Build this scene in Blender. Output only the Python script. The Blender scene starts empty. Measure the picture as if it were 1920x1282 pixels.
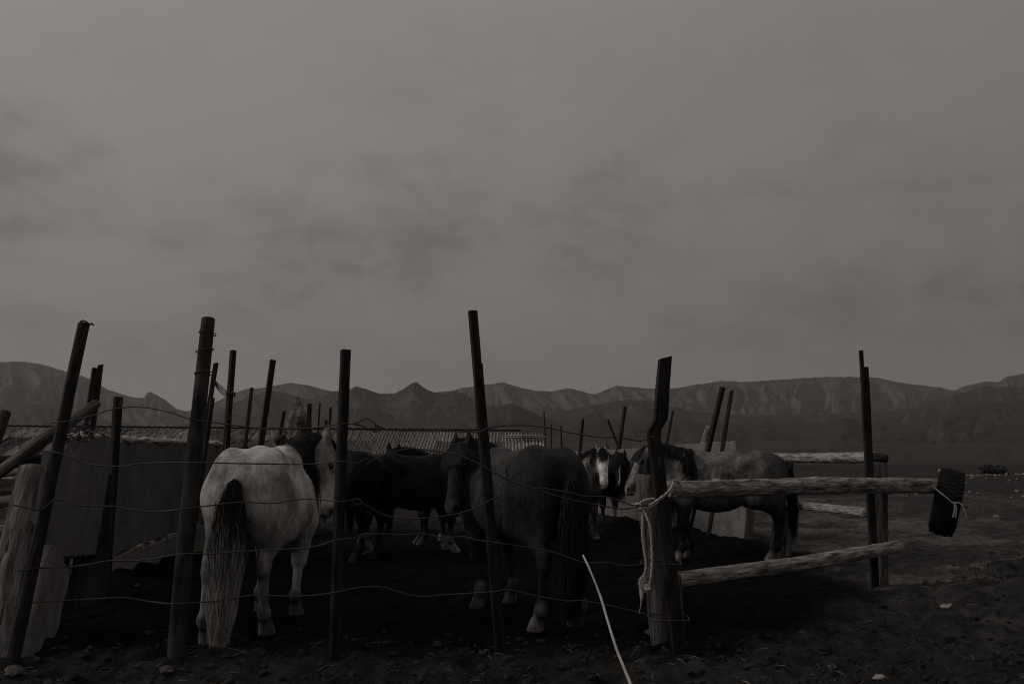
import bpy, math, random
import numpy as np
from mathutils import Vector, Matrix

# ------------------------------------------------------------------ camera, sky, sun, exposure
scn = bpy.context.scene
COL = scn.collection
F_PX, PITCH, CAM_Z = 1493.0, math.radians(8.27), 1.25
cam_d = bpy.data.cameras.new('camera'); cam = bpy.data.objects.new('camera', cam_d); COL.objects.link(cam)
cam_d.sensor_width = 36.0; cam_d.lens = 36.0 * F_PX / 1920.0
cam_d.clip_start = 0.05; cam_d.clip_end = 60000.0
cam.location = (0, 0, CAM_Z); cam.rotation_euler = (math.pi / 2 + PITCH, 0, 0)
scn.camera = cam

SUN_EL, SUN_AZ = math.radians(32), math.radians(-94)      # from the left, a little behind the camera; azimuth from +Y, clockwise
world = bpy.data.worlds.new('World'); scn.world = world; world.use_nodes = True
wn, wl = world.node_tree.nodes, world.node_tree.links
wn.clear()
w_out = wn.new('ShaderNodeOutputWorld'); w_bg = wn.new('ShaderNodeBackground')
sky = wn.new('ShaderNodeTexSky'); sky.sky_type = 'NISHITA'; sky.sun_disc = False
sky.sun_elevation = SUN_EL; sky.sun_rotation = SUN_AZ; sky.dust_density = 6.0
w_bg.inputs['Strength'].default_value = 0.1


def wmath(op, a, b=None, c=None, clamp=False):
    n = wn.new('ShaderNodeMath'); n.operation = op; n.use_clamp = clamp
    for i, v in enumerate((a, b, c)):
        if v is None: continue
        if isinstance(v, (int, float)): n.inputs[i].default_value = v
        else: wl.new(v, n.inputs[i])
    return n.outputs[0]


tc = wn.new('ShaderNodeTexCoord')
sep = wn.new('ShaderNodeSeparateXYZ'); wl.new(tc.outputs['Generated'], sep.inputs[0])
el = wmath('MAXIMUM', sep.outputs['Z'], 0.0)
# overcast deck: paler overhead and towards the sun's side, duller at the horizon
grad = wn.new('ShaderNodeValToRGB'); wl.new(el, grad.inputs[0])
e = grad.color_ramp.elements
e[0].position = 0.0; e[0].color = (1.34, 1.25, 1.21, 1)
e[1].position = 1.0; e[1].color = (3.35, 3.10, 2.99, 1)
for p, k in ((0.10, 1.30), (0.2, 1.50), (0.35, 1.80), (0.5, 2.02), (0.75, 2.65)):
    q = grad.color_ramp.elements.new(p); q.color = (k * 1.08, k * 1.0, k * 0.965, 1)
side = wmath('MULTIPLY_ADD', sep.outputs['X'], -0.30, 1.03)
mp = wn.new('ShaderNodeMapping'); mp.vector_type = 'POINT'; wl.new(tc.outputs['Generated'], mp.inputs[0])
mp.inputs['Scale'].default_value = (4.2, 4.2, 8.0); mp.inputs['Location'].default_value = (1.7, 0.1, 0.35)
nz = wn.new('ShaderNodeTexNoise'); wl.new(mp.outputs[0], nz.inputs['Vector'])
nz.inputs['Scale'].default_value = 1.0; nz.inputs['Detail'].default_value = 6; nz.inputs['Roughness'].default_value = 0.55; nz.inputs['Distortion'].default_value = 0.15
mp2 = wn.new('ShaderNodeMapping'); wl.new(tc.outputs['Generated'], mp2.inputs[0])
mp2.inputs['Location'].default_value = (1.7, 0.1, 0.35); mp2.inputs['Scale'].default_value = (17.0, 17.0, 30.0)
nz2 = wn.new('ShaderNodeTexNoise'); wl.new(mp2.outputs[0], nz2.inputs['Vector'])
nz2.inputs['Scale'].default_value = 1.0; nz2.inputs['Detail'].default_value = 7; nz2.inputs['Roughness'].default_value = 0.62; nz2.inputs['Distortion'].default_value = 0.35
band = wn.new('ShaderNodeValToRGB'); wl.new(el, band.inputs[0])          # the ragged deck hangs low all round
be = band.color_ramp.elements
be[0].position = 0.03; be[0].color = (0.25, 0.25, 0.25, 1); be[1].position = 0.52; be[1].color = (0.12, 0.12, 0.12, 1)
for p, k in ((0.09, 0.35), (0.16, 0.80), (0.22, 1.0), (0.33, 1.0), (0.41, 0.35)):
    q = band.color_ramp.elements.new(p); q.color = (k, k, k, 1)
r1 = wn.new('ShaderNodeMapRange'); r1.interpolation_type = 'SMOOTHSTEP'; wl.new(nz.outputs['Fac'], r1.inputs['Value'])
r1.inputs['From Min'].default_value = 0.42; r1.inputs['From Max'].default_value = 0.64
r2 = wn.new('ShaderNodeMapRange'); wl.new(nz2.outputs['Fac'], r2.inputs['Value'])
r2.inputs['From Min'].default_value = 0.36; r2.inputs['From Max'].default_value = 0.66
tex = wmath('MULTIPLY', r1.outputs[0], wmath('MULTIPLY_ADD', r2.outputs[0], 0.75, 0.25))
dark = wmath('MULTIPLY', tex, band.outputs[0])
fac = wmath('MULTIPLY', side, wmath('MULTIPLY_ADD', dark, -0.32, 1.04))
bw = wn.new('ShaderNodeRGBToBW'); wl.new(sky.outputs[0], bw.inputs[0])
mixc = wn.new('ShaderNodeMix'); mixc.data_type = 'RGBA'; mixc.blend_type = 'MULTIPLY'; mixc.inputs[0].default_value = 1.0
wl.new(grad.outputs[0], mixc.inputs[6])
cmb = wn.new('ShaderNodeCombineColor')
for i in range(3): wl.new(fac, cmb.inputs[i])
wl.new(cmb.outputs[0], mixc.inputs[7])
mix2 = wn.new('ShaderNodeMix'); mix2.data_type = 'RGBA'; mix2.inputs[0].default_value = 0.04
wl.new(mixc.outputs[2], mix2.inputs[6]); wl.new(bw.outputs[0], mix2.inputs[7])
wl.new(mix2.outputs[2], w_bg.inputs['Color']); wl.new(w_bg.outputs[0], w_out.inputs['Surface'])

sun_d = bpy.data.lights.new('sun', 'SUN'); sun_d.energy = 0.85; sun_d.angle = math.radians(20); sun_d.color = (1.0, 0.94, 0.90)
sun = bpy.data.objects.new('sun', sun_d); COL.objects.link(sun)
sdir = Vector((math.sin(SUN_AZ) * math.cos(SUN_EL), math.cos(SUN_AZ) * math.cos(SUN_EL), math.sin(SUN_EL)))
sun.rotation_euler = sdir.to_track_quat('Z', 'Y').to_euler(); sun.location = sdir * 50

vs = scn.view_settings; scn.display_settings.display_device = 'sRGB'
vs.view_transform = 'Standard'; vs.look = 'None'; vs.exposure = 0.0; vs.gamma = 1.0; vs.use_curve_mapping = False
scn.render.engine = 'CYCLES'; scn.cycles.use_denoising = True
try: scn.cycles.denoiser = 'OPENIMAGEDENOISE'
except Exception: pass
scn.cycles.max_bounces = 6; scn.cycles.diffuse_bounces = 3; scn.cycles.volume_bounces = 1
scn.cycles.filter_width = 1.1
scn.cycles.use_adaptive_sampling = True; scn.cycles.adaptive_threshold = 0.01

# ------------------------------------------------------------------ helpers
Fw = Vector((0, math.cos(PITCH), math.sin(PITCH))); Up = Vector((0, -math.sin(PITCH), math.cos(PITCH)))


def ray(px, py):
    return Fw + Vector((1, 0, 0)) * ((px - 960) / F_PX) + Up * (-(py - 641) / F_PX)


def at(px, py, Y):
    d = ray(px, py); return Vector((0, 0, CAM_Z)) + d * (Y / d.y)


def gnd(px, py, z=0.0):
    d = ray(px, py); return Vector((0, 0, CAM_Z)) + d * ((z - CAM_Z) / d.z)


def on_plane(px, py, A, B):
    """point where the sight line meets the upright plane through A and B"""
    n = Vector((B.y - A.y, A.x - B.x, 0)); d = ray(px, py); o = Vector((0, 0, CAM_Z))
    return o + d * (n.dot(A - o) / n.dot(d))


def mesh(name, verts, faces, mat=None, parent=None, smooth=False, mw=None):
    me = bpy.data.meshes.new(name)
    me.from_pydata([tuple(v) for v in verts], [], faces); me.update()
    if mat: me.materials.append(mat)
    if smooth: me.shade_smooth()
    o = bpy.data.objects.new(name, me); COL.objects.link(o)
    if parent is not None: o.parent = parent
    if mw is not None: o.matrix_local = mw
    return o


def np_mesh(name, V, Q, mat=None, parent=None, smooth=True, color=None):
    me = bpy.data.meshes.new(name)
    V = np.asarray(V, np.float32); Q = np.asarray(Q, np.int32); k = Q.shape[1]
    me.vertices.add(len(V)); me.vertices.foreach_set('co', V.ravel())
    me.loops.add(Q.size); me.loops.foreach_set('vertex_index', Q.ravel())
    me.polygons.add(len(Q)); me.polygons.foreach_set('loop_start', np.arange(0, Q.size, k, dtype=np.int32))
    try: me.polygons.foreach_set('loop_total', np.full(len(Q), k, np.int32))
    except Exception: pass
    me.update(calc_edges=True); me.validate()
    if color is not None:
        a = me.attributes.new('coat', 'FLOAT_COLOR', 'POINT')
        c = np.ones((len(V), 4), np.float32); c[:, :3] = color
        a.data.foreach_set('color', c.ravel())
    if mat: me.materials.append(mat)
    if smooth: me.shade_smooth()
    o = bpy.data.objects.new(name, me); COL.objects.link(o)
    if parent is not None: o.parent = parent
    return o


def tag(o, label=None, cat=None, group=None, kind=None):
    if label: o['label'] = label
    if cat: o['category'] = cat
    if group: o['group'] = group
    if kind: o['kind'] = kind
    return o


def empty(name, loc, rz=0.0, scale=1.0):
    o = bpy.data.objects.new(name, None); COL.objects.link(o); o.empty_display_size = 0.1
    o.location = loc; o.rotation_euler = (0, 0, rz); o.scale = (scale,) * 3
    return o


# value noise on numpy arrays
def _hash(ix, iy, iz, seed):
    h = (ix.astype(np.int64) * 374761393 + iy.astype(np.int64) * 668265263 + iz.astype(np.int64) * 1274126177 + seed * 982451653) & 0x7fffffff
    h = ((h ^ (h >> 13)) * 1274126177) & 0x7fffffff
    return ((h ^ (h >> 16)) & 0xffffff) / float(0xffffff)


def vnoise(x, y, z=None, seed=0):
    x = np.asarray(x, float); y = np.asarray(y, float); z = np.zeros_like(x) if z is None else np.asarray(z, float)
    ix, iy, iz = np.floor(x), np.floor(y), np.floor(z)
    fx, fy, fz = x - ix, y - iy, z - iz
    fx = fx * fx * (3 - 2 * fx); fy = fy * fy * (3 - 2 * fy); fz = fz * fz * (3 - 2 * fz)
    r = 0
    for dz in (0, 1):
        wz = fz if dz else 1 - fz
        if dz and not np.any(fz): continue
        for dx in (0, 1):
            for dy in (0, 1):
                r = r + _hash(ix + dx, iy + dy, iz + dz, seed) * (fx if dx else 1 - fx) * (fy if dy else 1 - fy) * wz
    return r


def fbm(x, y, z=None, oct=4, seed=0, gain=0.5):
    a, s, t = 1.0, 0.0, 0.0
    for i in range(oct):
        s = s + a * vnoise(np.asarray(x) * 2 ** i, np.asarray(y) * 2 ** i, None if z is None else np.asarray(z) * 2 ** i, seed + i * 17)
        t += a; a *= gain
    return s / t


# ------------------------------------------------------------------ materials
def mat_base(name):
    m = bpy.data.materials.new(name); m.use_nodes = True
    nt = m.node_tree; b = nt.nodes['Principled BSDF']
    return m, nt.nodes, nt.links, b


def surf(name, c1, c2, scale=6.0, stretch=(1, 1, 1), rough=0.85, bump=0.3, bscale=None, detail=6, lo=0.35, hi=0.65, spots=None, spec=0.12, metal=0.0, dist=0.006, objvar=0.0):
    """two-tone noise material in object coordinates, fine relief from a second noise"""
    m, n, l, b = mat_base(name)
    t = n.new('ShaderNodeTexCoord'); mp = n.new('ShaderNodeMapping'); l.new(t.outputs['Object'], mp.inputs[0]); mp.inputs['Scale'].default_value = stretch
    a = n.new('ShaderNodeTexNoise'); l.new(mp.outputs[0], a.inputs['Vector']); a.inputs['Scale'].default_value = scale; a.inputs['Detail'].default_value = detail; a.inputs['Roughness'].default_value = 0.6
    r = n.new('ShaderNodeValToRGB'); l.new(a.outputs['Fac'], r.inputs[0])
    r.color_ramp.elements[0].position = lo; r.color_ramp.elements[0].color = (*c1, 1)
    r.color_ramp.elements[1].position = hi; r.color_ramp.elements[1].color = (*c2, 1)
    out = r.outputs[0]
    if spots:
        s = n.new('ShaderNodeTexNoise'); l.new(mp.outputs[0], s.inputs['Vector']); s.inputs['Scale'].default_value = spots[0]; s.inputs['Detail'].default_value = 4
        sr = n.new('ShaderNodeMapRange'); l.new(s.outputs['Fac'], sr.inputs['Value']); sr.inputs['From Min'].default_value = spots[2]; sr.inputs['From Max'].default_value = spots[2] + 0.08
        mx = n.new('ShaderNodeMix'); mx.data_type = 'RGBA'; l.new(sr.outputs[0], mx.inputs[0]); l.new(out, mx.inputs[6]); mx.inputs[7].default_value = (*spots[1], 1); out = mx.outputs[2]
    if objvar:
        oi = n.new('ShaderNodeObjectInfo'); mr = n.new('ShaderNodeMapRange'); l.new(oi.outputs['Random'], mr.inputs['Value'])
        mr.inputs['To Min'].default_value = 1 - objvar; mr.inputs['To Max'].default_value = 1 + objvar
        vm = n.new('ShaderNodeVectorMath'); vm.operation = 'SCALE'; l.new(out, vm.inputs[0]); l.new(mr.outputs[0], vm.inputs['Scale']); out = vm.outputs[0]
    l.new(out, b.inputs['Base Color'])
    b.inputs['Roughness'].default_value = rough; b.inputs['Specular IOR Level'].default_value = spec; b.inputs['Metallic'].default_value = metal
    if bump:
        f = n.new('ShaderNodeTexNoise'); l.new(mp.outputs[0], f.inputs['Vector']); f.inputs['Scale'].default_value = bscale or scale * 5; f.inputs['Detail'].default_value = 5
        bp = n.new('ShaderNodeBump'); l.new(f.outputs['Fac'], bp.inputs['Height']); bp.inputs['Strength'].default_value = bump; bp.inputs['Distance'].default_value = dist
        l.new(bp.outputs[0], b.inputs['Normal'])
    return m


def g(v, w=0.04): return (v * (1 + w), v, v * (1 - w))


M = {}
M['iron'] = surf('rusty_iron', g(0.006), g(0.030, 0.06), 16, (1, 1, 0.25), 0.75, 0.6, 50, spots=(18, g(0.06, 0.08), 0.64))
M['pole'] = surf('grey_barked_pole', g(0.012), g(0.060), 10, (1, 1, 0.3), 0.9, 0.9, 35, spots=(8, g(0.10), 0.62), dist=0.012)
M['wood'] = surf('weathered_wood', g(0.07, 0.06), g(0.42, 0.05), 9, (3, 3, 0.5), 0.9, 1.0, 22, spots=(13, g(0.03), 0.62), dist=0.03, lo=0.34, hi=0.66)
M['wood_dark'] = surf('damp_wood', g(0.03, 0.06), g(0.13, 0.05), 8, (3, 3, 0.3), 0.9, 0.9, 26, dist=0.014, lo=0.4, hi=0.62)
M['wood_trunk'] = surf('bleached_trunk', g(0.05, 0.05), g(0.26, 0.04), 6, (4, 4, 0.3), 0.9, 1.0, 20, dist=0.03, lo=0.36, hi=0.64, spots=(9, g(0.02), 0.64))
M['wood_gate'] = surf('gate_wood', g(0.025, 0.06), g(0.15, 0.05), 8, (3, 3, 0.3), 0.9, 0.9, 26, dist=0.014, lo=0.35, hi=0.65)
M['plank'] = surf('bleached_plank', g(0.16, 0.05), g(0.46, 0.04), 7, (4, 4, 0.4), 0.9, 0.7, 30, spots=(9, g(0.05), 0.66), objvar=0.25)
M['timber'] = surf('tarred_timber', g(0.012), g(0.028), 7, (3, 3, 0.3), 0.85, 0.6, 25)
M['slab'] = surf('cast_concrete', g(0.085), g(0.135), 3.5, (1, 1, 1), 0.92, 0.7, 26, spots=(14, g(0.06), 0.68), dist=0.010)
M['slab_pale'] = surf('pale_concrete', g(0.12), g(0.20), 5, (1, 1, 1), 0.92, 0.9, 24, spots=(16, g(0.07), 0.66), dist=0.012)
M['mortar'] = surf('crumbling_mortar', g(0.20), g(0.38), 12, (1, 1, 1), 0.95, 0.9, 30)
M['tin'] = surf('weathered_roof_sheet', g(0.06), g(0.30), 4, (2.5, 0.6, 1), 0.75, 0.2, 20, spots=(5, g(0.03), 0.6), objvar=0.6)
M['tin_pale'] = surf('flaking_roof_sheet', g(0.06), g(0.34), 6, (2.5, 0.7, 1), 0.8, 0.2, 20, spots=(6, g(0.03), 0.56), objvar=0.6, lo=0.4, hi=0.6)
M['shedwall'] = surf('mud_wall', g(0.02), g(0.05), 3, (1, 1, 1), 0.95, 0.5, 15)
M['wire'] = surf('rusty_wire', g(0.012), g(0.05, 0.1), 40, (1, 1, 1), 0.6, 0.2, 120, spec=0.4)
M['rope'] = surf('hemp_rope', g(0.34), g(0.56), 60, (1, 1, 1), 0.95, 0.8, 180)
M['stick'] = surf('peeled_stick', g(0.34, 0.05), g(0.60, 0.04), 18, (1, 1, 0.3), 0.8, 0.4, 60)
M['rubber'] = surf('old_rubber', g(0.006), g(0.013), 10, (1, 1, 1), 0.8, 0.3, 60)
M['rubber_dusty'] = surf('dusty_rubber', g(0.03), g(0.10), 12, (1, 1, 1), 0.9, 0.5, 40)
M['stone'] = surf('pale_stone', g(0.035), g(0.11), 9, (1, 1, 1), 0.92, 0.6, 30)
M['clay'] = surf('weathered_clay', g(0.06), g(0.24), 6, (1, 1, 1), 0.95, 1.0, 16, spots=(7, g(0.03), 0.55), dist=0.03)
M['clod'] = surf('dry_clod', g(0.009), g(0.036), 20, (1, 1, 1), 0.98, 0.5, 60)
M['straw'] = surf('pale_straw', g(0.04), g(0.24), 6, (1, 1, 1), 0.9, 0.0)
M['rubble'] = surf('scrap_rubble', g(0.14), g(0.5), 1.5, (1, 1, 1), 0.9, 0.2, lo=0.45, hi=0.7)
M['leaf'] = surf('dusty_leaf', g(0.03), g(0.05), 3, (1, 1, 1), 0.9, 0.0)
M['eye'] = surf('dark_eye', g(0.004), g(0.006), 3, (1, 1, 1), 0.15, 0.0, spec=0.5)
M['cloth'] = surf('grimy_cloth', g(0.02), g(0.05), 12, (1, 1, 1), 0.95, 0.6, 40)


def coat_mat(name, var=0.25, rough=0.72, bump=0.35, scale=7.0, dap=None, spec=0.10, sheen=0.0):
    m, n, l, b = mat_base(name)
    a = n.new('ShaderNodeAttribute'); a.attribute_name = 'coat'
    t = n.new('ShaderNodeTexCoord')
    nn = n.new('ShaderNodeTexNoise'); l.new(t.outputs['Object'], nn.inputs['Vector']); nn.inputs['Scale'].default_value = scale; nn.inputs['Detail'].default_value = 6; nn.inputs['Roughness'].default_value = 0.65
    mr = n.new('ShaderNodeMapRange'); l.new(nn.outputs['Fac'], mr.inputs['Value']); mr.inputs['From Min'].default_value = 0.3; mr.inputs['From Max'].default_value = 0.7
    mr.inputs['To Min'].default_value = 1 - var; mr.inputs['To Max'].default_value = 1 + var
    v = n.new('ShaderNodeVectorMath'); v.operation = 'SCALE'; l.new(a.outputs['Color'], v.inputs[0]); l.new(mr.outputs[0], v.inputs['Scale'])
    out = v.outputs[0]
    if dap:
        d = n.new('ShaderNodeTexNoise'); l.new(t.outputs['Object'], d.inputs['Vector']); d.inputs['Scale'].default_value = dap[0]; d.inputs['Detail'].default_value = 3
        dr = n.new('ShaderNodeMapRange'); l.new(d.outputs['Fac'], dr.inputs['Value']); dr.inputs['From Min'].default_value = 0.44; dr.inputs['From Max'].default_value = 0.64
        dr.inputs['To Min'].default_value = 1.0; dr.inputs['To Max'].default_value = dap[1]
        v2 = n.new('ShaderNodeVectorMath'); v2.operation = 'SCALE'; l.new(out, v2.inputs[0]); l.new(dr.outputs[0], v2.inputs['Scale']); out = v2.outputs[0]
    ms = n.new('ShaderNodeMapping'); l.new(t.outputs['Object'], ms.inputs[0]); ms.inputs['Scale'].default_value = (42, 42, 9)
    fs = n.new('ShaderNodeTexNoise'); l.new(ms.outputs[0], fs.inputs['Vector']); fs.inputs['Scale'].default_value = 1.0; fs.inputs['Detail'].default_value = 5; fs.inputs['Roughness'].default_value = 0.7
    fr = n.new('ShaderNodeMapRange'); l.new(fs.outputs['Fac'], fr.inputs['Value']); fr.inputs['From Min'].default_value = 0.3; fr.inputs['From Max'].default_value = 0.7; fr.inputs['To Min'].default_value = 1 - var * 0.9; fr.inputs['To Max'].default_value = 1 + var * 0.9
    v3_ = n.new('ShaderNodeVectorMath'); v3_.operation = 'SCALE'; l.new(out, v3_.inputs[0]); l.new(fr.outputs[0], v3_.inputs['Scale']); out = v3_.outputs[0]
    l.new(out, b.inputs['Base Color']); b.inputs['Roughness'].default_value = rough; b.inputs['Specular IOR Level'].default_value = spec
    b.inputs['Sheen Weight'].default_value = sheen; b.inputs['Sheen Roughness'].default_value = 0.5
    mp = n.new('ShaderNodeMapping'); l.new(t.outputs['Object'], mp.inputs[0]); mp.inputs['Scale'].default_value = (60, 60, 14)
    f = n.new('ShaderNodeTexNoise'); l.new(mp.outputs[0], f.inputs['Vector']); f.inputs['Scale'].default_value = 1.6; f.inputs['Detail'].default_value = 4
    f2 = n.new('ShaderNodeTexNoise'); l.new(t.outputs['Object'], f2.inputs['Vector']); f2.inputs['Scale'].default_value = 9; f2.inputs['Detail'].default_value = 3
    ad = n.new('ShaderNodeMath'); ad.operation = 'MULTIPLY_ADD'; l.new(f2.outputs['Fac'], ad.inputs[0]); ad.inputs[1].default_value = 2.2; l.new(f.outputs['Fac'], ad.inputs[2])
    bp = n.new('ShaderNodeBump'); l.new(ad.outputs[0], bp.inputs['Height']); bp.inputs['Strength'].default_value = bump; bp.inputs['Distance'].default_value = 0.008
    l.new(bp.outputs[0], b.inputs['Normal'])
    return m


M['coat_grey'] = coat_mat('grey_coat', 0.34, scale=13.0, bump=0.7, dap=(4.4, 0.40))
M['coat'] = coat_mat('horse_coat', 0.5, scale=10.0, bump=0.8, dap=(3.6, 0.5))
M['hair'] = coat_mat('horse_hair', 0.3, rough=0.6, bump=0.0)

# ground: colour from the soil attribute with fine mottling
def soil_mat():
    m, n, l, b = mat_base('trampled_soil')
    a = n.new('ShaderNodeAttribute'); a.attribute_name = 'coat'
    t = n.new('ShaderNodeTexCoord')
    x = n.new('ShaderNodeTexNoise'); l.new(t.outputs['Object'], x.inputs['Vector']); x.inputs['Scale'].default_value = 5.5; x.inputs['Detail'].default_value = 10; x.inputs['Roughness'].default_value = 0.72
    mr = n.new('ShaderNodeMapRange'); l.new(x.outputs['Fac'], mr.inputs['Value']); mr.inputs['From Min'].default_value = 0.32; mr.inputs['From Max'].default_value = 0.7; mr.inputs['To Min'].default_value = 0.35; mr.inputs['To Max'].default_value = 2.1
    v = n.new('ShaderNodeVectorMath'); v.operation = 'SCALE'; l.new(a.outputs['Color'], v.inputs[0]); l.new(mr.outputs[0], v.inputs['Scale'])
    l.new(v.outputs[0], b.inputs['Base Color']); b.inputs['Roughness'].default_value = 0.97; b.inputs['Specular IOR Level'].default_value = 0.04
    f = n.new('ShaderNodeTexNoise'); l.new(t.outputs['Object'], f.inputs['Vector']); f.inputs['Scale'].default_value = 22; f.inputs['Detail'].default_value = 8; f.inputs['Roughness'].default_value = 0.7
    bp = n.new('ShaderNodeBump'); l.new(f.outputs['Fac'], bp.inputs['Height']); bp.inputs['Strength'].default_value = 1.0; bp.inputs['Distance'].default_value = 0.075
    l.new(bp.outputs[0], b.inputs['Normal'])
    return m


M['soil'] = soil_mat()


def hill_mat(name, c1, c2):
    m, n, l, b = mat_base(name)
    t = n.new('ShaderNodeTexCoord')
    x = n.new('ShaderNodeTexNoise'); l.new(t.outputs['Object'], x.inputs['Vector']); x.inputs['Scale'].default_value = 0.016; x.inputs['Detail'].default_value = 10; x.inputs['Roughness'].default_value = 0.7
    mz = n.new('ShaderNodeMapping'); l.new(t.outputs['Object'], mz.inputs[0]); mz.inputs['Scale'].default_value = (0.0015, 0.0015, 0.035)
    st_ = n.new('ShaderNodeTexNoise'); l.new(mz.outputs[0], st_.inputs['Vector']); st_.inputs['Scale'].default_value = 1.0; st_.inputs['Detail'].default_value = 6; st_.inputs['Roughness'].default_value = 0.6
    mx_ = n.new('ShaderNodeMix'); mx_.data_type = 'FLOAT'; mx_.inputs[0].default_value = 0.35; l.new(x.outputs['Fac'], mx_.inputs[2]); l.new(st_.outputs['Fac'], mx_.inputs[3])
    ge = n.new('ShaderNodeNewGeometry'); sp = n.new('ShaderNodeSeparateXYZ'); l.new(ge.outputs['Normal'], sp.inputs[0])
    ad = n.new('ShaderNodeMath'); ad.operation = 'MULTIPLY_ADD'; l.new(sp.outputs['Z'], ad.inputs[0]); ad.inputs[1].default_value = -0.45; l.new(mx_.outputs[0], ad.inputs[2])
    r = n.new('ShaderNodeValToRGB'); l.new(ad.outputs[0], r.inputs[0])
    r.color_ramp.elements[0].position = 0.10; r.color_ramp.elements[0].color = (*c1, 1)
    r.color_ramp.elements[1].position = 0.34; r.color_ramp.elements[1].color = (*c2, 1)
    l.new(r.outputs[0], b.inputs['Base Color']); b.inputs['Roughness'].default_value = 1.0; b.inputs['Specular IOR Level'].default_value = 0.0
    return m


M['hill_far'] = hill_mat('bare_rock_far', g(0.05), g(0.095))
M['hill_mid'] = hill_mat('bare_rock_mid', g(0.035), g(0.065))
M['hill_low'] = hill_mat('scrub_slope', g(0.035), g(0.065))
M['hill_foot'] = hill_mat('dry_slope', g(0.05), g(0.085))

# ------------------------------------------------------------------ ground
CAPA = gnd(60, 1222); CAPC = gnd(212, 1092); CAPB = gnd(335, 1055)
RW1, RW2 = Vector((3.36, 11.3, 0)), Vector((1.2, 15.8, 0))


def seg_d(x, y, A, B):
    ax, ay, bx, by = A.x, A.y, B.x, B.y; dx, dy = bx - ax, by - ay
    t = np.clip(((x - ax) * dx + (y - ay) * dy) / (dx * dx + dy * dy), 0, 1)
    return np.hypot(x - ax - t * dx, y - ay - t * dy)


def gz(x, y):
    """ground height"""
    x = np.asarray(x, float); y = np.asarray(y, float)
    near = np.clip(1 - (y - 14) / 20, 0, 1)
    corral = (y > 5.3) * (x < 1.3 + (y - 5.3) * 0.9) * (y < 15)
    rough = np.where(corral, 0.75, 1.0) * near
    z = rough * (0.07 * (fbm(x * 1.3, y * 1.3, seed=3) - 0.5) + 0.16 * (fbm(x * 5, y * 5, oct=4, seed=9, gain=0.62) - 0.5) + 0.05 * (0.6 - np.abs(2 * fbm(x * 4.2, y * 4.2, oct=3, seed=15) - 1) * 2))
    z = z + near * 0.03 * np.maximum(fbm(x * 14, y * 14, oct=2, seed=21) - 0.5, 0) * np.where(corral, 0.5, 1.6)
    z = z + 0.20 * np.exp(-(seg_d(x, y, RW1 + Vector((-0.4, -0.3, 0)), RW2) / 0.55) ** 2) * (0.6 + 0.8 * vnoise(x * 2, y * 2, seed=5))
    z = z + 0.10 * np.exp(-(seg_d(x, y, CAPC, CAPB) / 0.5) ** 2)
    # hump of earth right of the gate, gully by the gate post
    z = z + 0.22 * np.exp(-(((x - 4.5) / 1.0) ** 2 + ((y - 7.0) / 0.55) ** 2)) - 0.05 * np.exp(-(((x - 3.2) / 0.4) ** 2 + ((y - 7.2) / 0.5) ** 2))
    # low bank far right, crest, then falling away to the plain
    z = z + 0.55 * np.exp(-(((x - 22) / 9) ** 2 + ((y - 30) / 5) ** 2)) + 0.35 * np.exp(-(((x - 9.5) / 4) ** 2 + ((y - 19) / 3.5) ** 2))
    z = z + 0.75 * np.clip((y - 20) / 40, 0, 1) ** 1.3 - 6.0 * np.clip((y - 62) / 160, 0, 1) ** 1.2
    far = np.clip((y - 25) / 60, 0, 1)
    z = z + far * 0.35 * (fbm(x * 0.15, y * 0.15, seed=40) - 0.5)
    return z


def graded(lo, hi, d0, d1, step, grow, lim_lo, lim_hi):
    a = list(np.arange(d0, d1 + 1e-6, step)); s = step
    while a[-1] < lim_hi: s *= grow; a.append(a[-1] + s)
    s = step; b = []
    c = d0
    while c > lim_lo: s *= grow; c -= s; b.append(c)
    return np.array(b[::-1] + a)


gx = np.clip(graded(0, 0, -4.6, 6.4, 0.036, 1.10, -7900, 7900), -8000, 8000)
gy = np.clip(graded(0, 0, 4.0, 10.5, 0.036, 1.07, -60, 7000), -80, 7100)
GX, GY = np.meshgrid(gx, gy, indexing='ij')
GZ = gz(GX, GY)
nx, ny = GX.shape
idx = np.arange(nx * ny).reshape(nx, ny)
quads = np.stack([idx[:-1, :-1], idx[1:, :-1], idx[1:, 1:], idx[:-1, 1:]], -1).reshape(-1, 4)
x_, y_ = GX.ravel(), GY.ravel()
inside = 1 / (1 + np.exp(-np.clip((y_ - 5.35 + 0.5 * (fbm(x_ * 1.5, y_ * 1.5, seed=77) - 0.5)) / 0.12, -40, 40))) * \
    1 / (1 + np.exp(-np.clip((1.35 + (y_ - 5.3) * 0.92 - x_ + 0.6 * (fbm(x_ * 1.3, y_ * 1.3, seed=78) - 0.5)) / 0.12, -40, 40))) * 1 / (1 + np.exp(-np.clip((3.75 - x_ + 0.7 * (fbm(x_ * 1.1, y_ * 1.1, seed=80) - 0.5)) / 0.15, -40, 40))) * (1 - np.clip((y_ - 13.5 + 2.5 * (fbm(x_ * 0.8, y_ * 0.8, seed=79) - 0.5)) / 3.0, 0, 1)) * (x_ > -4.6)
dry = fbm(x_ * 0.9, y_ * 0.9, seed=50)
patch = np.clip((fbm(x_ * 0.7 + 9, y_ * 1.4, seed=61, oct=5) - 0.46) / 0.12, 0, 1)
hump = np.exp(-(((x_ - 4.7) / 1.5) ** 2 + ((y_ - 7.0) / 0.9) ** 2))
val = 0.019 + 0.018 * dry + 0.030 * patch * (y_ > 5.8) + 0.07 * hump * patch
val = val * (1 + 0.55 / (1 + np.exp(-np.clip((y_ - 6.0) / 0.5, -40, 40))) / (1 + np.exp(-np.clip((x_ - 2.2) / 0.5, -40, 40))))
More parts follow.
